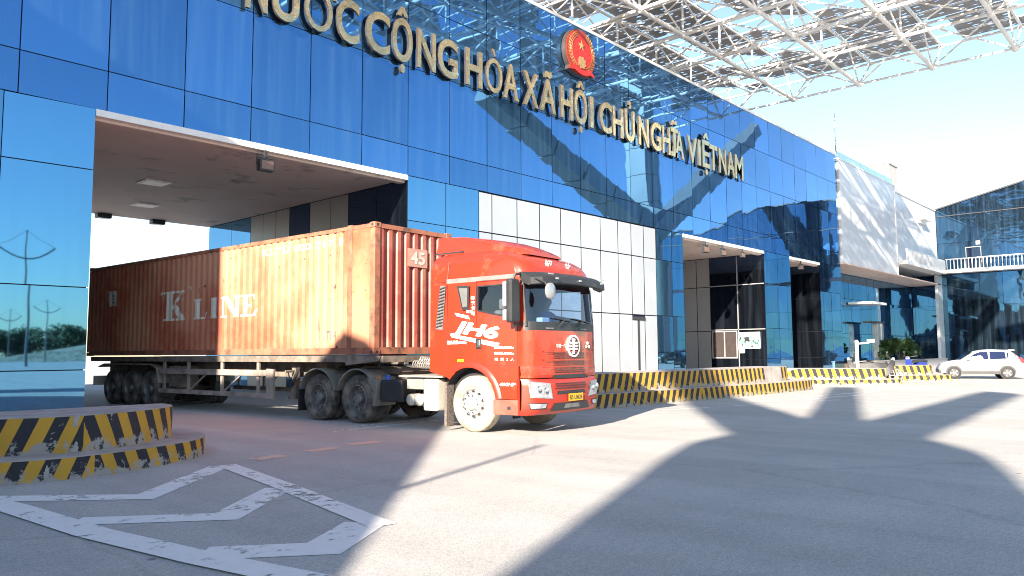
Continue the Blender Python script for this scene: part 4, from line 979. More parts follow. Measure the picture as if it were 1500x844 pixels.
# ------------------------------------------------------------------ semi-trailer
M['trailer'] = mat('trailer_frame', (.30, .25, .22), .6, var=.25, scale=3, dirt=(.16, .12, .1), dirt_amt=.3)
tr = thing('semi_trailer', 'long flat semi-trailer with three rear axles under the container', 'trailer', TO, R(3.9))
CWID = 2.44
s = MB()
for x in (.62, 1.7): s.box(x, x+.12, 4.9, 16.6, .95, 1.36); s.prism([(2.5, 1.28), (4.6, 1.28), (5.2, .95), (5.2, 1.36), (2.5, 1.36)], 'x', x, x+.12)
for i in range(14): y = 3.0+i; s.box(.02, CWID-.02, y, y+.1, 1.37, 1.47)
s.build('main_beam', M['chassis'], tr)
s = MB()
for x in (.0, CWID-.1): s.box(x, x+.1, 2.75, 16.6, 1.33, 1.475)
s.build('side_rail', M['chassis'], tr)
s = MB(); s.prism([(2.55, 1.47), (2.62, 1.36), (3.7, 1.26), (3.75, 1.48)], 'x', -.03, .06); s.prism([(2.55, 1.47), (2.62, 1.36), (3.7, 1.26), (3.75, 1.48)], 'x', CWID-.06, CWID+.03); s.box(0, CWID, 2.5, 2.6, 1.33, 1.47); s.build('front_bolster', M['chassis'], tr)
for yc in (12.75, 13.97, 15.19):
    wheel(tr, .02, yc, -1, 'rear', .52); wheel(tr, CWID-.02, yc, 1, 'rear', .52)
s = MB()
for yc in (12.75, 13.97, 15.19): s.tube((.3, yc, .52), (CWID-.3, yc, .52), .09, 10)
s.build('axle', M['chassis'], tr)
for x0, x1 in ((-.02, .62), (CWID-.62, CWID+.02)):
    s = MB(); s.loft([[(x0, y, z), (x0, y, z+.03), (x1, y, z+.03), (x1, y, z)] for y, z in ((16.0, 1.14), (15.6, 1.23), (12.6, 1.23), (12.25, 1.12), (12.1, .7))]); s.build('fender', M['trailer'], tr)
gd = MB()
for x in (-.01, CWID-.04):
    gd.box(x, x+.05, 6.75, 12.1, .98, 1.13); gd.box(x, x+.05, 6.75, 12.1, .44, .56)
    for y in (7.2, 8.86, 10.56, 11.9): gd.box(x+.052, x+.10, y-.05, y+.05, .56, 1.33)
    for y in (8.75, 10.45): gd.beam((x+.08, y, .56), (x+.08, y-.8, 1.0), .04, .04)
    gd.box(x+.002, x+.06, 6.62, 6.76, .42, 1.16)
gd.box(-.012, .045, 6.45, 6.62, .42, 1.15)
gd.build('side_guard', M['trailer'], tr)
s = MB()
for x in (.35, CWID-.47):
    s.box(x, x+.12, 6.05, 6.2, .5, 1.3); s.box(x-.05, x+.17, 5.98, 6.27, .42, .5); s.beam((x+.06, 6.15, .75), (1.22, 6.6, 1.0), .04, .04)
s.tube((.1, 6.12, 1.1), (CWID-.1, 6.12, 1.1), .03); s.build('landing_leg', M['chassis'], tr)
s = MB()
for i in range(5): s.path([(.15+.06*i, 5.6+.12*i, 1.2), (.1+.05*i, 5.75+.1*i, .85-.04*i), (.2+.04*i, 6.05+.05*i, .82), (.3, 6.3, 1.1)], .015, 5)
s.build('hose', M['black_plastic'], tr)
s = MB(); s.box(.1, CWID-.1, 16.5, 16.6, .55, .85); s.build('rear_bumper', M['dust_white'], tr)
s = MB(); s.box(.1, .55, 10.9, 11.7, .62, 1.2); s.build('tool_box', M['chassis'], tr)
for x in (.15, CWID-.6):
    s = MB(); s.box(x, x+.45, 12.2, 12.23, .3, .9); s.build('mud_flap', M['black_plastic'], tr)

# ------------------------------------------------------------------ container
def container_mat():
    m = mat('weathered_glare_red', (.35, .082, .04), .55, var=.15, scale=.5, dirt=(.50, .22, .13), dirt_amt=.5, dscale=.35, spec=.35)  # pale noise patches stand in for sunlight burning out the red
    n = m.node_tree.nodes; l = m.node_tree.links; b = n['Principled BSDF']; src = b.inputs['Base Color'].links[0].from_socket
    tc = n.new('ShaderNodeTexCoord'); mp = n.new('ShaderNodeMapping'); mp.inputs['Scale'].default_value = (3, 3, .35); l.new(tc.outputs['Object'], mp.inputs[0])
    z = n.new('ShaderNodeTexNoise'); z.inputs['Scale'].default_value = 2.2; z.inputs['Detail'].default_value = 9; z.inputs['Roughness'].default_value = .7; l.new(mp.outputs[0], z.inputs[0])
    r = n.new('ShaderNodeValToRGB'); r.color_ramp.elements[0].position = .62; r.color_ramp.elements[1].position = .74; l.new(z.outputs[0], r.inputs[0])
    x = n.new('ShaderNodeMix'); x.data_type = 'RGBA'; x.inputs[7].default_value = (.10, .045, .03, 1); l.new(r.outputs[0], x.inputs[0]); l.new(src, x.inputs[6])
    z2 = n.new('ShaderNodeTexNoise'); z2.inputs['Scale'].default_value = 7; z2.inputs['Detail'].default_value = 6; l.new(tc.outputs['Object'], z2.inputs[0])
    r2 = n.new('ShaderNodeValToRGB'); r2.color_ramp.elements[0].position = .68; r2.color_ramp.elements[1].position = .72; l.new(z2.outputs[0], r2.inputs[0])
    x2 = n.new('ShaderNodeMix'); x2.data_type = 'RGBA'; x2.inputs[7].default_value = (.07, .03, .02, 1); l.new(r2.outputs[0], x2.inputs[0]); l.new(x.outputs[2], x2.inputs[6])
    l.new(x2.outputs[2], b.inputs['Base Color']); return m
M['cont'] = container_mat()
M['cont_rail'] = mat('rusty_container_frame', (.36, .13, .075), .65, var=.2, scale=2, dirt=(.12, .06, .04), dirt_amt=.35, dscale=3)
M['faded_white'] = mat('faded_container_lettering', (.62, .56, .47), .6, var=.2, scale=3, dirt=(.45, .3, .22), dirt_amt=.2, dscale=3)
ct_ = thing('shipping_container', 'long weathered red shipping container with faded white serif lettering on its side', 'container', TO, R(3.9))
S0, S1, Z0, Z1 = 2.8, 16.95, 1.5, 4.40
def corr_pts(a, b, p=.278, o=.11, sl=.068, d=.038):
    out = []; y = a
    while y < b-1e-6:
        for dy, h in ((0, 0), (o, 0), (o+sl, d), (p-sl, d)):
            if y+dy < b: out.append((y+dy, h))
        y += p
    out.append((b, 0)); return out
def corr(y, a, p=.278, o=.11, sl=.068, d=.038):
    u = (y-a) % p
    return 0 if u <= o else d*(u-o)/sl if u < o+sl else d if u <= p-sl else d*(p-u)/sl
CA, CB = S0+.93, S1-.18
def wall(a, b, xf, x):
    s = MB(); q = corr_pts(a, b)
    for (y0, h0), (y1, h1) in zip(q, q[1:]): s.face([(x+xf*(h0+.012), y0, Z0+.15), (x+xf*(h1+.012), y1, Z0+.15), (x+xf*(h1+.012), y1, Z1-.11), (x+xf*(h0+.012), y0, Z1-.11)])
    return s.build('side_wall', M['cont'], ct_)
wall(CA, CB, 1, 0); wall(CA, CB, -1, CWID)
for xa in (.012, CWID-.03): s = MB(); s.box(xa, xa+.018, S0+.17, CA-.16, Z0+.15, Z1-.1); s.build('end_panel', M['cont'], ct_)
# front end wall: deep vertical ribs
s = MB(); q = corr_pts(.17, CWID-.17, .262, .10, .035, .06)
for (x0, h0), (x1, h1) in zip(q, q[1:]): s.face([(x0, S0+.02+h0, Z0+.16), (x1, S0+.02+h1, Z0+.16), (x1, S0+.02+h1, Z1-.12), (x0, S0+.02+h0, Z1-.12)])
s.build('front_wall', mat('front_wall_red', (.38, .075, .052), .5, var=.15, scale=1, dirt=(.42, .16, .11), dirt_amt=.3, dscale=1.5), ct_)  # redder copy of the paint for the end that gets weaker sun
def cbox(name, m, bv, *b):
    s = MB(); s.box(*b); return s.build(name, m, ct_, bevel=bv)
for x in (0, CWID-.16):
    for y in (S0, S1-.16): cbox('corner_post', M['cont_rail'], .012, x, x+.16, y, y+.16, Z0+.12, Z1-.12)
for x in (.003, CWID-.153): cbox('inset_post', M['cont_rail'], 0, x, x+.15, S0+.765, S0+.92, Z0+.1, Z1-.1)
for x in (.004, CWID-.074):
    cbox('top_rail', M['cont_rail'], 0, x, x+.07, S0+.165, S1-.165, Z1-.105, Z1-.02); cbox('bottom_rail', M['cont_rail'], 0, x, x+.07, S0+.165, S1-.165, Z0+.005, Z0+.15)
for y in (S0+.005, S1-.075):
    cbox('top_rail', M['cont_rail'], 0, .165, CWID-.165, y, y+.07, Z1-.115, Z1-.015); cbox('bottom_rail', M['cont_rail'], 0, .165, CWID-.165, y, y+.07, Z0+.005, Z0+.16)
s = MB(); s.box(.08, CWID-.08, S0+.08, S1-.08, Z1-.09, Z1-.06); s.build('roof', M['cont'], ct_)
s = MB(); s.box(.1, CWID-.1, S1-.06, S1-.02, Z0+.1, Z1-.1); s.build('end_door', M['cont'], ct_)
s = MB(); s.box(.08, CWID-.08, S0+.1, S1-.1, Z0+.02, Z0+.1); s.build('floor_frame', M['chassis'], ct_)
for x in (-.004, CWID-.176):
    for y in (S0-.004, S1-.174):
        for z in (Z0-.005, Z1-.11):
            s = MB(); s.box(x, x+.18, y, y+.178, z, z+.118); cst = s.build('corner_casting', M['cont_rail'], ct_, bevel=.01)
            if x < 0:
                s = MB(); s.box(x-.003, x, y+.055, y+.115, z+.03, z+.09)
                if y < S0+.1: s.box(x+.055, x+.115, y-.003, y, z+.03, z+.09)
                s.build('casting_hole', M['dark'], cst)
for z in (Z0-.003, Z1-.1):
    s = MB(); s.box(-.002, .16, S0+.755, S0+.93, z, z+.105); s.build('corner_casting', M['cont_rail'], ct_, bevel=.008)
# lettering wrapped over the corrugations
def wrap(name, polys, m, parent=ct_):
    """polys in (s,z); triangulated, cut at the corrugation folds and laid on them"""
    bm = bmesh.new()
    for po in polys: bm.faces.new([bm.verts.new((0, y, z)) for y, z in po])
    bmesh.ops.triangulate(bm, faces=bm.faces)
    q = [y for y, h in corr_pts(CA, CB)]; ys = [v.co.y for v in bm.verts]
    for y in q:
        if min(ys) < y < max(ys): bmesh.ops.bisect_plane(bm, geom=bm.verts[:]+bm.edges[:]+bm.faces[:], plane_co=(0, y, 0), plane_no=(0, 1, 0))
    for v in bm.verts: v.co.x = corr(v.co.y, CA)+.012-.005
    me = bpy.data.meshes.new(name); bm.to_mesh(me); bm.free(); me.materials.append(m)
    o = bpy.data.objects.new(name, me); col.objects.link(o); o.parent = parent; return o
def letter(strokes, s0, s1, z0, z1):  # unit box, x to the reader's right (= towards smaller s)
    return [[(s0+(s1-s0)*x, z0+(z1-z0)*y) for x, y in st] for st in strokes]
def bar(x0, x1, y0, y1): return [(x0, y0), (x1, y0), (x1, y1), (x0, y1)]
Kp = [bar(.17, .42, .08, .92), bar(.0, .56, 0, .08), bar(.0, .56, .92, 1), bar(.6, 1, 0, .075), bar(.58, .95, .925, 1), [(.42, .36), (.42, .50), (.74, .925), (.86, .925)], [(.42, .50), (.54, .62), (.96, .075), (.68, .075)]]
Lp = [bar(.14, .44, .09, .91), bar(0, .62, .91, 1), bar(0, .86, 0, .09), [(.72, .09), (.86, .09), (1, .34), (.92, .34)]]
Ip = [bar(.22, .78, .09, .91), bar(0, 1, .91, 1), bar(0, 1, 0, .09)]
Np = [bar(.1, .2, .09, .91), bar(0, .32, 0, .09), bar(0, .24, .91, 1), [(.2, .91), (.24, 1), (.42, 1), (.9, .12), (.9, 0), (.72, 0)], bar(.8, .9, .12, .91), bar(.68, 1, .91, 1)]
Ep = [bar(.14, .42, .09, .91), bar(0, .86, .91, 1), bar(0, .9, 0, .09), bar(.42, .66, .46, .54), bar(.6, .68, .36, .64), [(.8, .91), (.86, .91), (.86, .74), (.8, .78)], [(.78, .09), (.9, .09), (1, .32), (.92, .32)]]
wrap('letter', letter(Kp, 12.02, 10.75, 2.49, 3.34), M['faded_white']); wrap('letter', letter(Lp, 10.34, 9.56, 2.49, 3.05), M['faded_white'])
wrap('letter', letter(Ip, 9.48, 9.10, 2.49, 3.05), M['faded_white']); wrap('letter', letter(Np, 8.96, 8.03, 2.49, 3.05), M['faded_white']); wrap('letter', letter(Ep, 7.97, 7.25, 2.49, 3.05), M['faded_white'])
qm = [[(12.3, 3.28), (12.24, 3.24), (12.18, 3.30), (12.22, 3.36)], [(12.15, 3.28), (12.09, 3.24), (12.03, 3.30), (12.07, 3.36)], [(10.66, 3.42), (10.6, 3.38), (10.56, 3.3), (10.6, 3.42)], [(10.52, 3.42), (10.44, 3.42), (10.42, 3.30), (10.48, 3.34)]]
wrap('quote_mark', qm, M['faded_white'])
wrap('white_plate', [[(15.66, 3.52), (15.62, 3.56), (14.9, 3.54), (14.9, 3.08), (15.44, 3.06), (15.5, 3.48)]], M['faded_white'])
wrap('stencil', [bar(*(15.26, 15.1), 3.36, 3.42), bar(15.26, 15.1, 3.26, 3.31), bar(15.26, 15.1, 3.15, 3.21)], M['dark'])
def wrap_text(body, s0, s1, z, h, m, name):
    me = text_mesh(body, 1, 0, .02); a, b, c, d = bounds(me); ky = (s0-s1)/(b-a); kz = h/(d-c); bm = bmesh.new(); bm.from_mesh(me)
    for v in bm.verts: v.co = Vector((0, s0-(v.co.x-a)*ky, z+(v.co.y-c)*kz))
    for y in [y for y, hh in corr_pts(CA, CB)]:
        if s1 < y < s0: bmesh.ops.bisect_plane(bm, geom=bm.verts[:]+bm.edges[:]+bm.faces[:], plane_co=(0, y, 0), plane_no=(0, 1, 0))
    for v in bm.verts: v.co.x = corr(v.co.y, CA)+.012-.005
    bm.to_mesh(me); bm.free(); me.materials.clear(); me.materials.append(m)
    o = bpy.data.objects.new(name, me); col.objects.link(o); o.parent = ct_
wrap_text('KLTU 100 717 1', 7.05, 3.95, 3.98, .17, M['faded_white'], 'stencil')
wrap_text('TN', 4.5, 4.12, 1.84, .20, M['rim_grey'], 'stencil')
s = MB(); s.box(1.0, 1.62, S0+.006, S0+.016, 3.5, 3.92); s.build('size_mark', mat('faded_pink_mark', (.52, .26, .2), .6, var=.15), ct_)
me = text_mesh('45', 1, 0, .03); a, b, c, d = bounds(me)
text_obj('size_mark', me, lambda v: Vector((1.08+(v.x-a)*.46/(b-a), S0+.001, 3.56+(v.y-c)*.3/(d-c))), M['faded_white'], ct_)
# ------------------------------------------------------------------ striped traffic islands
def stripe_mat(name, c, wear):
    m = bpy.data.materials.new(name); m.use_nodes = True
    n = m.node_tree.nodes; l = m.node_tree.links; b = n['Principled BSDF']; b.inputs['Roughness'].default_value = .75
    tc = n.new('ShaderNodeTexCoord'); z = n.new('ShaderNodeTexNoise'); z.inputs['Scale'].default_value = 7; z.inputs['Detail'].default_value = 9; z.inputs['Roughness'].default_value = .7
    l.new(tc.outputs['Object'], z.inputs[0])
    sp = n.new('ShaderNodeSeparateXYZ'); l.new(tc.outputs['Object'], sp.inputs[0])
    # chips and scuffs gather where tyres and splash reach: the lowest 15 cm of each step
    gr = n.new('ShaderNodeMapRange'); gr.inputs['From Min'].default_value = .0; gr.inputs['From Max'].default_value = .25; gr.inputs['To Min'].default_value = .20; gr.inputs['To Max'].default_value = -.02
    l.new(sp.outputs[2], gr.inputs['Value'])
    ad = n.new('ShaderNodeMath'); ad.operation = 'ADD'; l.new(z.outputs[0], ad.inputs[0]); l.new(gr.outputs[0], ad.inputs[1])
    r = n.new('ShaderNodeValToRGB'); r.color_ramp.elements[0].position = wear; r.color_ramp.elements[1].position = wear+.06; l.new(ad.outputs[0], r.inputs[0])
    z2 = n.new('ShaderNodeTexNoise'); z2.inputs['Scale'].default_value = 2.5; z2.inputs['Detail'].default_value = 6; l.new(tc.outputs['Object'], z2.inputs[0])
    pc = n.new('ShaderNodeMix'); pc.data_type = 'RGBA'; pc.inputs[6].default_value = (*[x*.75 for x in c], 1); pc.inputs[7].default_value = (*[min(1, x*1.2) for x in c], 1); l.new(z2.outputs[0], pc.inputs[0])
    x = n.new('ShaderNodeMix'); x.data_type = 'RGBA'; x.inputs[7].default_value = (.30, .28, .26, 1); l.new(r.outputs[0], x.inputs[0]); l.new(pc.outputs[2], x.inputs[6]); l.new(x.outputs[2], b.inputs['Base Color'])
    bp = n.new('ShaderNodeBump'); bp.inputs['Strength'].default_value = .5; bp.inputs['Distance'].default_value = .02; l.new(z.outputs[0], bp.inputs['Height']); l.new(bp.outputs[0], b.inputs['Normal'])
    return m
M['yellow'] = stripe_mat('kerb_yellow', (.50, .27, .025), .63); M['black'] = stripe_mat('kerb_black', (.018, .018, .026), .62)
def smooth_path(pts, it=2):
    for _ in range(it):
        q = [pts[0]]
        for a, b in zip(pts, pts[1:]): q += [(a[0]*.75+b[0]*.25, a[1]*.75+b[1]*.25), (a[0]*.25+b[0]*.75, a[1]*.25+b[1]*.75)]
        pts = q+[pts[-1]]
    return pts
def tier(parent, name, front_pts, back_pts, z0, z1, w, flip_at, blank=None, zf=None, lean=.3):
    """a concrete slab whose front face carries yellow and black slanted stripes; flip_at: path length where the slant turns"""
    P = smooth_path(front_pts); cum = [0]
    for a, b in zip(P, P[1:]): cum.append(cum[-1]+math.hypot(b[0]-a[0], b[1]-a[1]))
    def at(d):
        d = max(0, min(cum[-1]-1e-6, d))
        for i in range(len(P)-1):
            if d <= cum[i+1]: u = (d-cum[i])/(cum[i+1]-cum[i]); return P[i][0]+(P[i+1][0]-P[i][0])*u, P[i][1]+(P[i+1][1]-P[i][1])*u, (P[i+1][1]-P[i][1])/(cum[i+1]-cum[i]), -(P[i+1][0]-P[i][0])/(cum[i+1]-cum[i])
    zt = zf or (lambda d: z1)
    s = MB(); n = 60; ds = [cum[-1]*i/n for i in range(n+1)]
    for a, b in zip(ds, ds[1:]):
        pa, pb = at(a), at(b); s.face([(pa[0], pa[1], -.02), (pb[0], pb[1], -.02), (pb[0], pb[1], zt(b)-z0), (pa[0], pa[1], zt(a)-z0)])
    a, b = at(0), at(cum[-1]); bk = [(b[0], b[1])]+list(back_pts)+[(a[0], a[1])]
    for (xa_, ya_), (xb_, yb_) in zip(bk, bk[1:]): s.face([(xa_, ya_, -.02), (xb_, yb_, -.02), (xb_, yb_, z1-z0), (xa_, ya_, z1-z0)])
    if zf is None: s.face([(at(d)[0], at(d)[1], z1-z0) for d in ds]+[(x, y, z1-z0) for x, y in back_pts])
    else:
        for a, b in zip(ds, ds[1:]):
            pa, pb = at(a), at(b); bx, by = back_pts[0]; s.face([(pa[0], pa[1], zt(a)-z0), (pb[0], pb[1], zt(b)-z0), (bx, by, z1-z0)])
    k = 0; d = -1.; H = z1-z0-.012; off = .005
    while d < cum[-1]:
        for mi_, a, b in ((1, d, d+w), (2, d+w, d+2*w)):
            m_ = 6; ok = cum[-1] > a
            if blank and blank[0] < (a+b)/2 < blank[1]: continue
            for i in range(m_):
                h0, h1 = H*i/m_, H*(i+1)/m_
                def q(dd, h):
                    sg = 1 if dd < flip_at else -1
                    base = dd+sg*h*lean
                    if sg > 0: base = min(base, flip_at)
                    else: base = max(base, flip_at-.0)
                    base = max(0, min(cum[-1]-.002, base)); x, y, nx, ny = at(base)
                    zz = min(h, zt(base)-z0-.012); return (x+nx*off, y+ny*off, max(0, zz))
                c = [q(a, h0), q(b, h0), q(b, h1), q(a, h1)]
                if math.hypot(c[0][0]-c[1][0], c[0][1]-c[1][1])+math.hypot(c[2][0]-c[3][0], c[2][1]-c[3][1]) > .01: s.face(c, mi_)
        d += 2*w
    e = s.build(name, [M['concrete'], M['yellow'], M['black']], parent); e.location = (0, 0, z0)
    return e
il = thing('traffic_island', 'two-step striped kerb island with chipped paint, in shade before the glass pier', 'traffic island', (0, 0, 0), 0, 'striped concrete traffic islands')
tier(il, 'lower_step', [(.72, 13), (.8, 12.5), (1.3, 11.6), (2.0, 10.95), (2.73, 10.66), (3.45, 10.48), (4.44, 10.76), (5.2, 11.1), (5.7, 11.6), (5.95, 12.4), (5.9, 13.0)], [], 0, .275, .17, 4.26, lean=.42)
tier(il, 'upper_step', [(1.2, 12.6), (1.35, 12.3), (1.9, 11.8), (2.83, 11.2), (3.75, 10.93), (4.7, 11.37), (5.24, 11.8), (5.42, 12.25), (5.4, 12.6)], [], .275, .745, .17, 3.1, lean=.42)
ir = thing('traffic_island', 'long two-step striped kerb island before the white wall, partly sunlit', 'traffic island', (0, 0, 0), 0, 'striped concrete traffic islands')
tier(ir, 'lower_step', [(14.8, 14.3), (14.85, 13.4), (15.2, 12.6), (16.74, 12.4), (20.96, 12.18), (25.85, 11.88), (30.2, 11.8), (30.75, 12.1), (30.9, 12.8), (30.9, 14.3)], [], 0, .39, .16, 8.5)
tier(ir, 'upper_step', [(15.2, 13.9), (15.3, 13.4), (15.7, 13.05), (16.8, 12.85), (21, 12.62), (25.6, 12.35), (29.0, 12.28), (29.4, 12.5), (29.5, 13), (29.5, 13.9)], [], .39, .92, .16, 8.0, blank=(12.4, 13.9))
i3 = thing('traffic_island', 'striped kerb island with sloped end carrying the white post', 'traffic island', (0, 0, 0), 0, 'striped concrete traffic islands')
tier(i3, 'lower_step', [(31.0, 15.9), (33, 14.5), (34.9, 13.1), (36.5, 10.9), (37.2, 10.45), (37.9, 11.0), (38, 12), (36, 16)], [(33, 18)], 0, .25, .17, 0)
tier(i3, 'upper_step', [(33.0, 15.2), (34.4, 14.2), (35.6, 12.9), (36.7, 11.4), (37.2, 11.15), (37.6, 11.5), (37.4, 12.5), (35.5, 15.5)], [(35.4, 14.2)], .25, .72, .17, 0, zf=lambda d: .27+.45*min(1, d/1.7))
i4 = thing('traffic_island', 'small striped kerb island touching the nose of the white parked car', 'traffic island', (0, 0, 0), 0, 'striped concrete traffic islands')
tier(i4, 'lower_step', [(39.4, 13.4), (41, 11.5), (42.4, 10.05), (42.9, 9.85), (43.4, 10.3), (43, 12), (41, 14.5)], [], 0, .30, .17, 0)
tier(i4, 'upper_step', [(39.9, 13.3), (41.2, 11.75), (42.1, 10.75), (42.5, 10.6), (42.8, 10.9), (42.4, 12.2), (41, 14)], [], .30, .78, .17, 0)

# ------------------------------------------------------------------ barrier post, column, planter, bush
bp_ = thing('barrier_post', 'slim white post with side arm and small camera on the striped island', 'post', (36.3, 12.15, .72))
s = MB(); s.tube((0, 0, 0), (0, 0, 1.2), .075, 12); s.tube((0, 0, 1.2), (0, 0, 1.27), .09, 12, .05); s.build('pole', M['trim'], bp_, smooth=40)
s = MB(); s.path([(.0, 0, 1.1), (.1, -.25, 1.12), (.15, -.5, 1.15)], .035, 6); s.build('arm', M['trim'], bp_)
s = MB(); s.box(.08, .22, -.72, -.42, 1.15, 1.3); s.build('camera_head', M['trim'], bp_, bevel=.02)
cl = thing('steel_column', 'pale steel door column with flat cap before the wing glass', 'column', (74.5, 23, 0))
s = MB(); s.box(0, 1.6, 0, .5, 0, 4.0); s.build('shaft', M['alu'], cl, bevel=.03)
s = MB(); s.box(-2.2, 1.75, -.1, .6, 4.0, 4.15); s.build('cap', M['dark'], cl)
s = MB(); s.box(.75, .95, -.03, 0, 0, 4); s.build('groove', M['trim'], cl)
pt = thing('planter', 'low white planter wall along the wing glass', 'planter', (62, 20.4, 0))
s = MB(); s.box(0, 25, 0, .25, 0, .62); s.box(-.05, 25.05, -.05, .3, .62, .7); s.build('wall', M['wall_white'], pt)
s = MB(); s.box(0, 25, .25, 1.6, 0, .5); s.build('soil', mat('soil', (.08, .06, .04), .95), pt)
def bush(name, label, loc, rx, rz, n, seed, leaf):
    rnd = random.Random(seed); t = thing(name, label, 'bush', loc)
    s = MB()
    for i in range(9): s.path([(rnd.uniform(-.3, .3), rnd.uniform(-.2, .2), 0), (rnd.uniform(-.6, .6)*rx, rnd.uniform(-.4, .4), rz*.55), (rnd.uniform(-.9, .9)*rx, rnd.uniform(-.6, .6), rz*rnd.uniform(.6, .95))], [.05, .035, .012], 5)
    s.build('stem', M['bark'], t); s = MB()
    cs = [(rnd.uniform(-.85, .85)*rx, rnd.uniform(-.5, .5), rz*rnd.uniform(.25, .8), rnd.uniform(.3, .62)) for i in range(16)]
    for i in range(n):
        cx_, cy_, cz_, r_ = rnd.choice(cs); d = Vector((rnd.gauss(0, 1), rnd.gauss(0, 1), rnd.gauss(0, 1))).normalized()*r_*rnd.random()**.4
        p = Vector((cx_, cy_, cz_))+d; p.z = max(.1, p.z); a = (d.normalized()+Vector((rnd.gauss(0, .6), rnd.gauss(0, .6), rnd.gauss(0, .4)))).normalized(); b = a.orthogonal().normalized(); q = leaf*(.6+.9*rnd.random())
        s.face([p-a*q*.2, p+b*q*.35+a*q*.4, p+a*q, p-b*q*.35+a*q*.4])
    s.build('foliage', M['bush_leaf'], t); return t
M['bush_leaf'] = mat('bush_leaf', (.03, .065, .018), .5, var=.5, scale=2.2)
bush('bush', 'dense green shrub in the planter beside the steel column', (73.8, 21.0, .5), 4.6, 2.1, 3200, 11, .2)

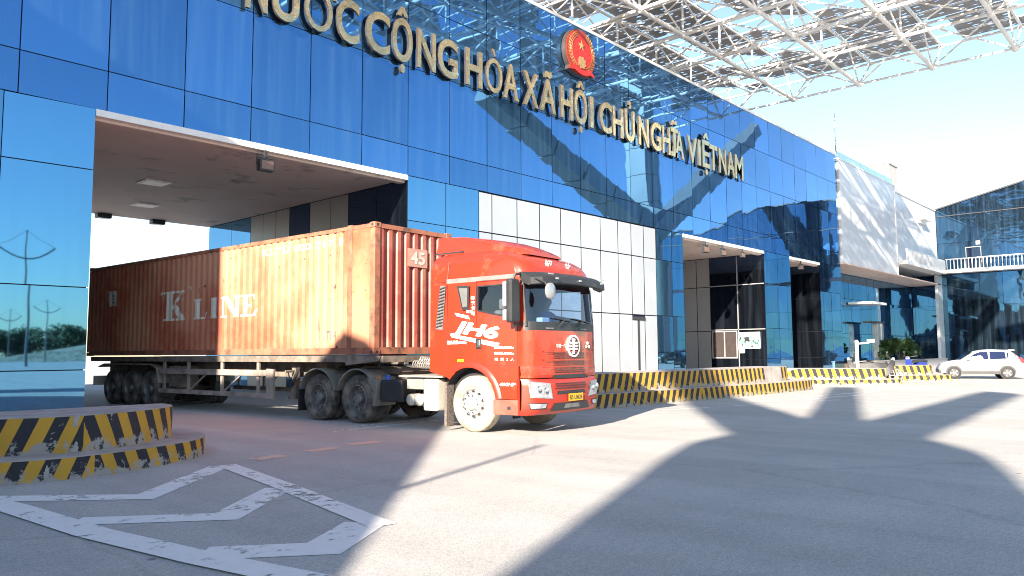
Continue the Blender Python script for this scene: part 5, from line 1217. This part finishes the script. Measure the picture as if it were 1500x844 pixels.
# ------------------------------------------------------------------ cars
M['car_tyre'] = mat('black_car_tyre', (.012, .012, .013), .7)
def car(label, loc, rz, sc, paint, detail=True, group=None):
    t = thing('parked_car', label, 'car', loc, rz, group); t.scale = (sc,)*3
    ST = [(2.06, .42, .6, .64, .70, .6), (1.93, .34, .78, .88, .83, .66), (1.5, .30, .88, 1.0, .90, .72), (.93, .30, .95, 1.09, .91, .74), (.25, .30, 1.0, 1.55, .91, .66), (-.1, .3, 1.02, 1.63, .91, .66), (-.56, .30, 1.03, 1.68, .91, .66), (-1.5, .30, 1.08, 1.63, .90, .62), (-1.98, .33, 1.12, 1.22, .88, .66), (-2.2, .40, 1.0, 1.04, .84, .66), (-2.28, .5, .78, .82, .76, .6)]
    ss = []
    for a, b in zip(ST, ST[1:]):
        for i in range(3): ss.append(tuple(p+(q-p)*i/3 for p, q in zip(a, b)))
    ss.append(ST[-1])
    def sec(x, zl, zb, zt, w, wt): return [(x, y*k, z) for k in (1,) for y, z in ((-wt*.7, zt), (-wt, zt-.05), (-w, zb), (-w, zl+.18), (-w*.93, zl), (w*.93, zl), (w, zl+.18), (w, zb), (wt, zt-.05), (wt*.7, zt))]
    s = MB(); s.loft([sec(*q) for q in ss]); body = s.build('body', paint, t, smooth=38)
    def side_y(x, z):
        for a, b in zip(ST, ST[1:]):
            if b[0] <= x <= a[0]:
                u = (a[0]-x)/(a[0]-b[0]); zl, zb, zt, w, wt = [p+(q-p)*u for p, q in zip(a[1:], b[1:])]
                return w if z <= zb else w+(wt-w)*min(1, (z-zb)/max(.01, zt-.05-zb))
        return .8
    gl = mat('car_glass', (.012, .018, .05), .08, spec=.4)
    for sd in (1, -1):
        for nm, poly in (('front_window', [(.62, 1.10), (-.42, 1.10), (-.42, 1.53), (-.05, 1.53), (.25, 1.42)]), ('rear_window', [(-.50, 1.11), (-1.28, 1.14), (-1.26, 1.52), (-.50, 1.55)]), ('quarter_window', [(-1.34, 1.15), (-1.83, 1.27), (-1.7, 1.40), (-1.34, 1.50)])):
            s = MB(); s.face([(x, sd*(side_y(x, z)+.012), z) for x, z in poly]); s.build(nm, gl, t)
        for ax, nm in ((1.31, 'wheel'), (-1.31, 'wheel')):
            e = bpy.data.objects.new(nm, None); col.objects.link(e); e.parent = t; e.location = (ax, sd*.845, .345)
            s = MB(); s.lathe([(-.11, .22), (-.115, .28), (-.09, .335), (-.05, .345), (.05, .345), (.09, .335), (.115, .28), (.11, .22)], (0, 0, 0), 'y', 28); s.build('tyre', M['car_tyre'], e, smooth=40)
            s = MB(); s.lathe([(sd*.10, .225), (sd*.07, .21), (sd*.02, .2), (sd*.02, .0)], (0, 0, 0), 'y', 24, caps=False); s.build('rim', M['dark'], e)
            s = MB()
            for k in range(5):
                for o in (-.16, .16): a = 2*math.pi*k/5+o; s.beam((0, sd*.075, 0), (.215*math.cos(a), sd*.085, .215*math.sin(a)), .035, .02)
            s.lathe([(sd*.085, .05), (sd*.10, .0)], (0, 0, 0), 'y', 12); s.lathe([(sd*.088, .225), (sd*.1, .22), (sd*.088, .205)], (0, 0, 0), 'y', 28); s.build('spokes', M['chrome'], e)
            s = MB(); ring_o = [(ax+.43*math.cos(R(a)), .345+.43*math.sin(R(a))) for a in range(-8, 190, 9)]; ring_i = [(ax+.36*math.cos(R(a)), .345+.36*math.sin(R(a))) for a in range(-8, 190, 9)]
            for i in range(len(ring_o)-1): s.face([(ring_o[i][0], sd*.925, ring_o[i][1]), (ring_o[i+1][0], sd*.925, ring_o[i+1][1]), (ring_i[i+1][0], sd*.925, ring_i[i+1][1]), (ring_i[i][0], sd*.925, ring_i[i][1])])
            s.build('wheel_arch', M['black_plastic'], t)
            s = MB(); s.face([(ax+.37*math.cos(R(a)), sd*.9135, .345+.37*math.sin(R(a))) for a in range(0, 360, 15)]); s.build('wheel_well', M['dark'], t)
        s = MB(); s.box(-.92, .92, min(sd*.90, sd*.93), max(sd*.90, sd*.93), .28, .45); s.build('sill_cladding', M['black_plastic'], t)
        s = MB(); s.box(.45, .66, min(sd*.93, sd*1.1), max(sd*.93, sd*1.1), 1.08, 1.22); s.build('wing_mirror', paint, t, bevel=.04)
        for x in (-.25, -1.1):
            s = MB(); s.box(x-.1, x+.1, min(sd*.915, sd*.94), max(sd*.915, sd*.94), .96, 1.0); s.build('door_handle', M['chrome'], t)
        s = MB()
        for x in (.62, -.46, -1.3): s.box(x-.006, x+.006, min(sd*.90, sd*.914), max(sd*.90, sd*.914), .46, 1.05)
        s.build('door_gap', M['dark'], t)
        s = MB(); s.prism([(1.92, .66), (1.98, .70), (1.72, .90), (1.5, .92), (1.66, .78)], 'y', min(sd*.70, sd*.915), max(sd*.70, sd*.915)); s.build('headlight', M['lens'], t)
        s = MB(); s.prism([(-1.85, 1.22), (-2.02, 1.2), (-2.15, 1.02), (-2.26, .98), (-2.26, .86), (-2.02, .90), (-1.93, 1.05)], 'y', min(sd*.66, sd*.905), max(sd*.66, sd*.905)); s.build('tail_light', mat('tail_red', (.5, .02, .03), .15), t)
    s = MB(); s.face([(.95, -.70, 1.10), (.95, .70, 1.10), (.30, .62, 1.545), (.30, -.62, 1.545)]); o = s.build('windshield', gl, t); o.location = (.02, 0, .02)
    s = MB(); s.face([(-1.56, -.56, 1.60), (-1.56, .56, 1.60), (-1.95, .6, 1.25), (-1.95, -.6, 1.25)]); o = s.build('rear_window', gl, t); o.location = (-.03, 0, .02)
    s = MB(); s.box(1.92, 2.08, -.78, .78, .34, .56); s.build('front_bumper', M['black_plastic'], t, bevel=.04)
    s = MB(); s.box(-2.3, -2.1, -.8, .8, .36, .6); s.build('rear_bumper', M['black_plastic'], t, bevel=.04)
    s = MB(); s.prism([(-1.45, 1.655), (-1.75, 1.64), (-1.75, 1.60), (-1.45, 1.61)], 'y', -.6, .6); s.build('spoiler', paint, t)
    return t
car('white crossover car parked beside the small striped island', (47.07, 9.61, 0), R(109.6), .92, mat('car_white_paint', (.50, .50, .51), .25, var=.02, coat=.3))
car('dark grey car mirrored in the narrow glass pier beside the white wall', (69.5, 1.5, 0), R(178), 1., mat('car_grey_paint', (.05, .06, .06), .2, var=.05, coat=.5))

# ------------------------------------------------------------------ motorbikes
def motorbike(label, loc, rz, c1, c2):
    t = thing('motorbike', label, 'motorbike', loc, rz, 'parked motorbikes'); t.scale = (1.18,)*3
    for x in (-.62, .62):
        e = bpy.data.objects.new('wheel', None); col.objects.link(e); e.parent = t; e.location = (x, 0, .29)
        s = MB(); s.lathe([(-.04, .24), (-.045, .27), (0, .29), (.045, .27), (.04, .24)], (0, 0, 0), 'y', 24); s.build('tyre', M['rubber'], e, smooth=40)
        s = MB(); s.lathe([(-.03, .245), (-.03, .22), (.03, .22), (.03, .245)], (0, 0, 0), 'y', 24)
        for k in range(6): a = k*math.pi/3; s.beam((0, 0, 0), (.23*math.cos(a), 0, .23*math.sin(a)), .02, .02)
        s.build('rim', M['alu'], e)
    p1 = mat('bike_paint_'+c1[0], c1[1], .4, coat=.1, spec=.3); p2 = mat('bike_trim_'+c2[0], c2[1], .4)
    s = MB(); s.loft([[(x, -w, z0), (x, w, z0), (x, w*.8, z1), (x, -w*.8, z1)] for x, w, z0, z1 in ((-.95, .06, .62, .74), (-.6, .13, .5, .80), (-.2, .15, .3, .78), (.12, .13, .26, .5), (.3, .15, .28, .62), (.5, .12, .5, .92), (.6, .07, .7, .98))]); s.build('body', p1, t, smooth=45)
    s = MB(); s.loft([[(x, -w, z), (x, w, z), (x, w*.9, z+h), (x, -w*.9, z+h)] for x, w, z, h in ((-.92, .09, .75, .08), (-.5, .15, .78, .1), (0, .12, .74, .08), (.1, .08, .72, .05))]); s.build('seat', M['black_plastic'], t, smooth=45)
    s = MB(); s.path([(.62, .07, .29), (.5, .06, .7), (.42, 0, .98)], .025, 6); s.path([(.62, -.07, .29), (.5, -.06, .7), (.42, 0, .98)], .025, 6); s.path([(.32, -.34, 1.03), (.42, -.12, 1.0), (.44, 0, .98), (.42, .12, 1.0), (.32, .34, 1.03)], .018, 6); s.build('fork', M['dark'], t)
    s = MB(); s.lathe([(-.05, .03), (0, .09), (.07, .08), (.09, 0)], (.52, 0, .92), 'x', 14); s.build('headlight', M['lens'], t)
    for sd in (-1, 1):
        s = MB(); s.path([(.36, sd*.22, 1.02), (.34, sd*.26, 1.16)], .008, 4); s.lathe([(-.01, .0), (-.008, .06), (.008, .06), (.01, 0)], (.33, sd*.27, 1.2), 'x', 12); s.build('mirror', M['black_plastic'], t)
    s = MB(); s.loft([[(.62+.34*math.cos(R(a)), -.055, .29+.34*math.sin(R(a))), (.62+.34*math.cos(R(a)), .055, .29+.34*math.sin(R(a)))] for a in range(30, 160, 12)], closed=False, caps=False); s.loft([[(-.62+.35*math.cos(R(a)), -.06, .29+.35*math.sin(R(a))), (-.62+.35*math.cos(R(a)), .06, .29+.35*math.sin(R(a)))] for a in range(60, 180, 12)], closed=False, caps=False); s.build('mudguard', p2, t)
    s = MB(); s.tube((-.85, -.15, .36), (-.15, -.13, .28), .045, 8); s.build('exhaust', M['chrome'], t); s = MB(); s.beam((0, 0, .3), (-.05, .18, .01), .03, .03); s.beam((0, 0, .3), (-.05, -.18, .01), .03, .03); s.build('stand', M['dark'], t)
    return t
motorbike('black motorbike parked behind the island with the white post', (38.85, 12.05, 0), R(-68), ('black', (.02, .02, .025)), ('black', (.03, .03, .03)))
motorbike('dark motorbike with raised mirrors parked deeper behind the island with the white post', (39.6, 13.0, 0), R(115), ('charcoal', (.03, .03, .035)), ('grey', (.1, .1, .1)))
motorbike('blue and white motorbike parked at the nose of the white car', (44.9, 12.1, 0), R(165), ('blue', (.02, .04, .25)), ('white', (.7, .7, .7)))

# ------------------------------------------------------------------ driver
def skin_mesh(name, verts, edges, radii, m, loc, rz, sub=1, parent=None):
    me = bpy.data.meshes.new(name); me.from_pydata(verts, edges, []); o = bpy.data.objects.new(name, me); col.objects.link(o)
    md = o.modifiers.new('skin', 'SKIN'); md.use_smooth_shade = True; o.modifiers.new('sub', 'SUBSURF').levels = sub
    o.modifiers['sub'].render_levels = sub
    for i, r in enumerate(radii): me.skin_vertices[0].data[i].radius = (r, r); me.skin_vertices[0].data[i].use_root = (i == 0)
    dg = bpy.context.evaluated_depsgraph_get(); dg.update(); nm = bpy.data.meshes.new_from_object(o.evaluated_get(dg))
    o.modifiers.clear(); o.data = nm; bpy.data.meshes.remove(me); nm.name = name; nm.materials.clear(); nm.materials.append(m)
    if parent: o.parent = parent
    else: o.location = loc; o.rotation_euler = (0, 0, rz)
    return o
cx_ = 1.76; DY = -.42; V = []; E = []; RR = []
def vadd(p, r, prev=None):
    V.append((cx_+p[0], p[1]+DY, p[2])); RR.append(r); i = len(V)-1
    if prev is not None: E.append((prev, i))
    return i
pel = vadd((0, -.13, 1.80), .13); wa = vadd((0, -.10, 1.98), .125, pel); chs = vadd((0, -.09, 2.2), .14, wa); nk0 = vadd((0, -.10, 2.36), .07, chs); nk = vadd((0, -.12, 2.44), .055, nk0)
hd_ = vadd((0, -.15, 2.53), .085, nk); hd2 = vadd((0, -.155, 2.60), .088, hd_); hd3 = vadd((0, -.14, 2.66), .06, hd2)
for sd in (-1, 1):
    sh = vadd((sd*.17, -.1, 2.31), .07, chs); el = vadd((sd*.26, -.34, 2.08), .045, sh); wr = vadd((sd*.19, -.66, 2.06), .03, el); pa = vadd((sd*.185, -.73, 2.07), .032, wr)
    for k, (dx, l_) in enumerate(((-.03, .07), (-.01, .085), (.01, .08), (.03, .065))):
        f1 = vadd((sd*.185+dx, -.79, 2.085), .010, pa); vadd((sd*.185+dx, -.79-l_*.3, 2.05), .009, f1)
    th = vadd((sd*.15, -.75, 2.10), .011, pa); vadd((sd*.13, -.79, 2.10), .009, th)
    hp = vadd((sd*.1, -.2, 1.76), .085, pel); kn = vadd((sd*.13, -.58, 1.78), .062, hp); an_ = vadd((sd*.12, -.64, 1.46), .04, kn); vadd((sd*.12, -.75, 1.42), .035, an_)
drv = skin_mesh('person', V, E, RR, mat('skin_tone', (.45, .27, .18), .55, var=.08), TO, R(4.5), 1)
tag(drv, 'truck driver in a blue shirt seated behind the windscreen, hands on the wheel', 'person')
s = MB(); s.lathe([(-.06, .088), (.0, .104), (.06, .10), (.1, .07), (.115, 0)], (cx_, -.125+DY, 2.605), 'z', 18); s.build('hair', mat('black_hair', (.015, .012, .01), .7), drv, smooth=60)
s = MB()
for sd in (-1, 1): s.lathe([(-.004, .0), (0, .013), (.006, 0)], (cx_+sd*.033, -.232+DY, 2.575), 'y', 10)
s.build('eye', M['dark'], drv)
s = MB(); s.face([(cx_-.012, -.235+DY, 2.57), (cx_+.012, -.235+DY, 2.57), (cx_+.016, -.262+DY, 2.525)]); s.face([(cx_-.012, -.235+DY, 2.57), (cx_+.016, -.262+DY, 2.525), (cx_-.016, -.262+DY, 2.525)]); s.face([(cx_-.016, -.262+DY, 2.525), (cx_+.016, -.262+DY, 2.525), (cx_, -.232+DY, 2.515)]); s.build('nose', mat('skin_tone_nose', (.45, .26, .18), .55), drv)
s = MB(); s.box(cx_-.025, cx_+.025, -.236+DY, -.225+DY, 2.49, 2.497); s.build('mouth', mat('lips', (.3, .1, .09), .5), drv)
SV = [(cx_, -.13+DY, 1.80), (cx_, -.10+DY, 1.98), (cx_, -.09+DY, 2.2), (cx_, -.1+DY, 2.35)]; SE = [(0, 1), (1, 2), (2, 3)]; SR = [.145, .142, .158, .085]
for sd in (-1, 1): n0 = len(SV); SV += [(cx_+sd*.17, -.1+DY, 2.31), (cx_+sd*.24, -.28+DY, 2.14)]; SE += [(2, n0), (n0, n0+1)]; SR += [.085, .068]
skin_mesh('shirt', SV, SE, SR, mat('blue_shirt', (.08, .18, .42), .85, var=.2), None, 0, 1, drv)
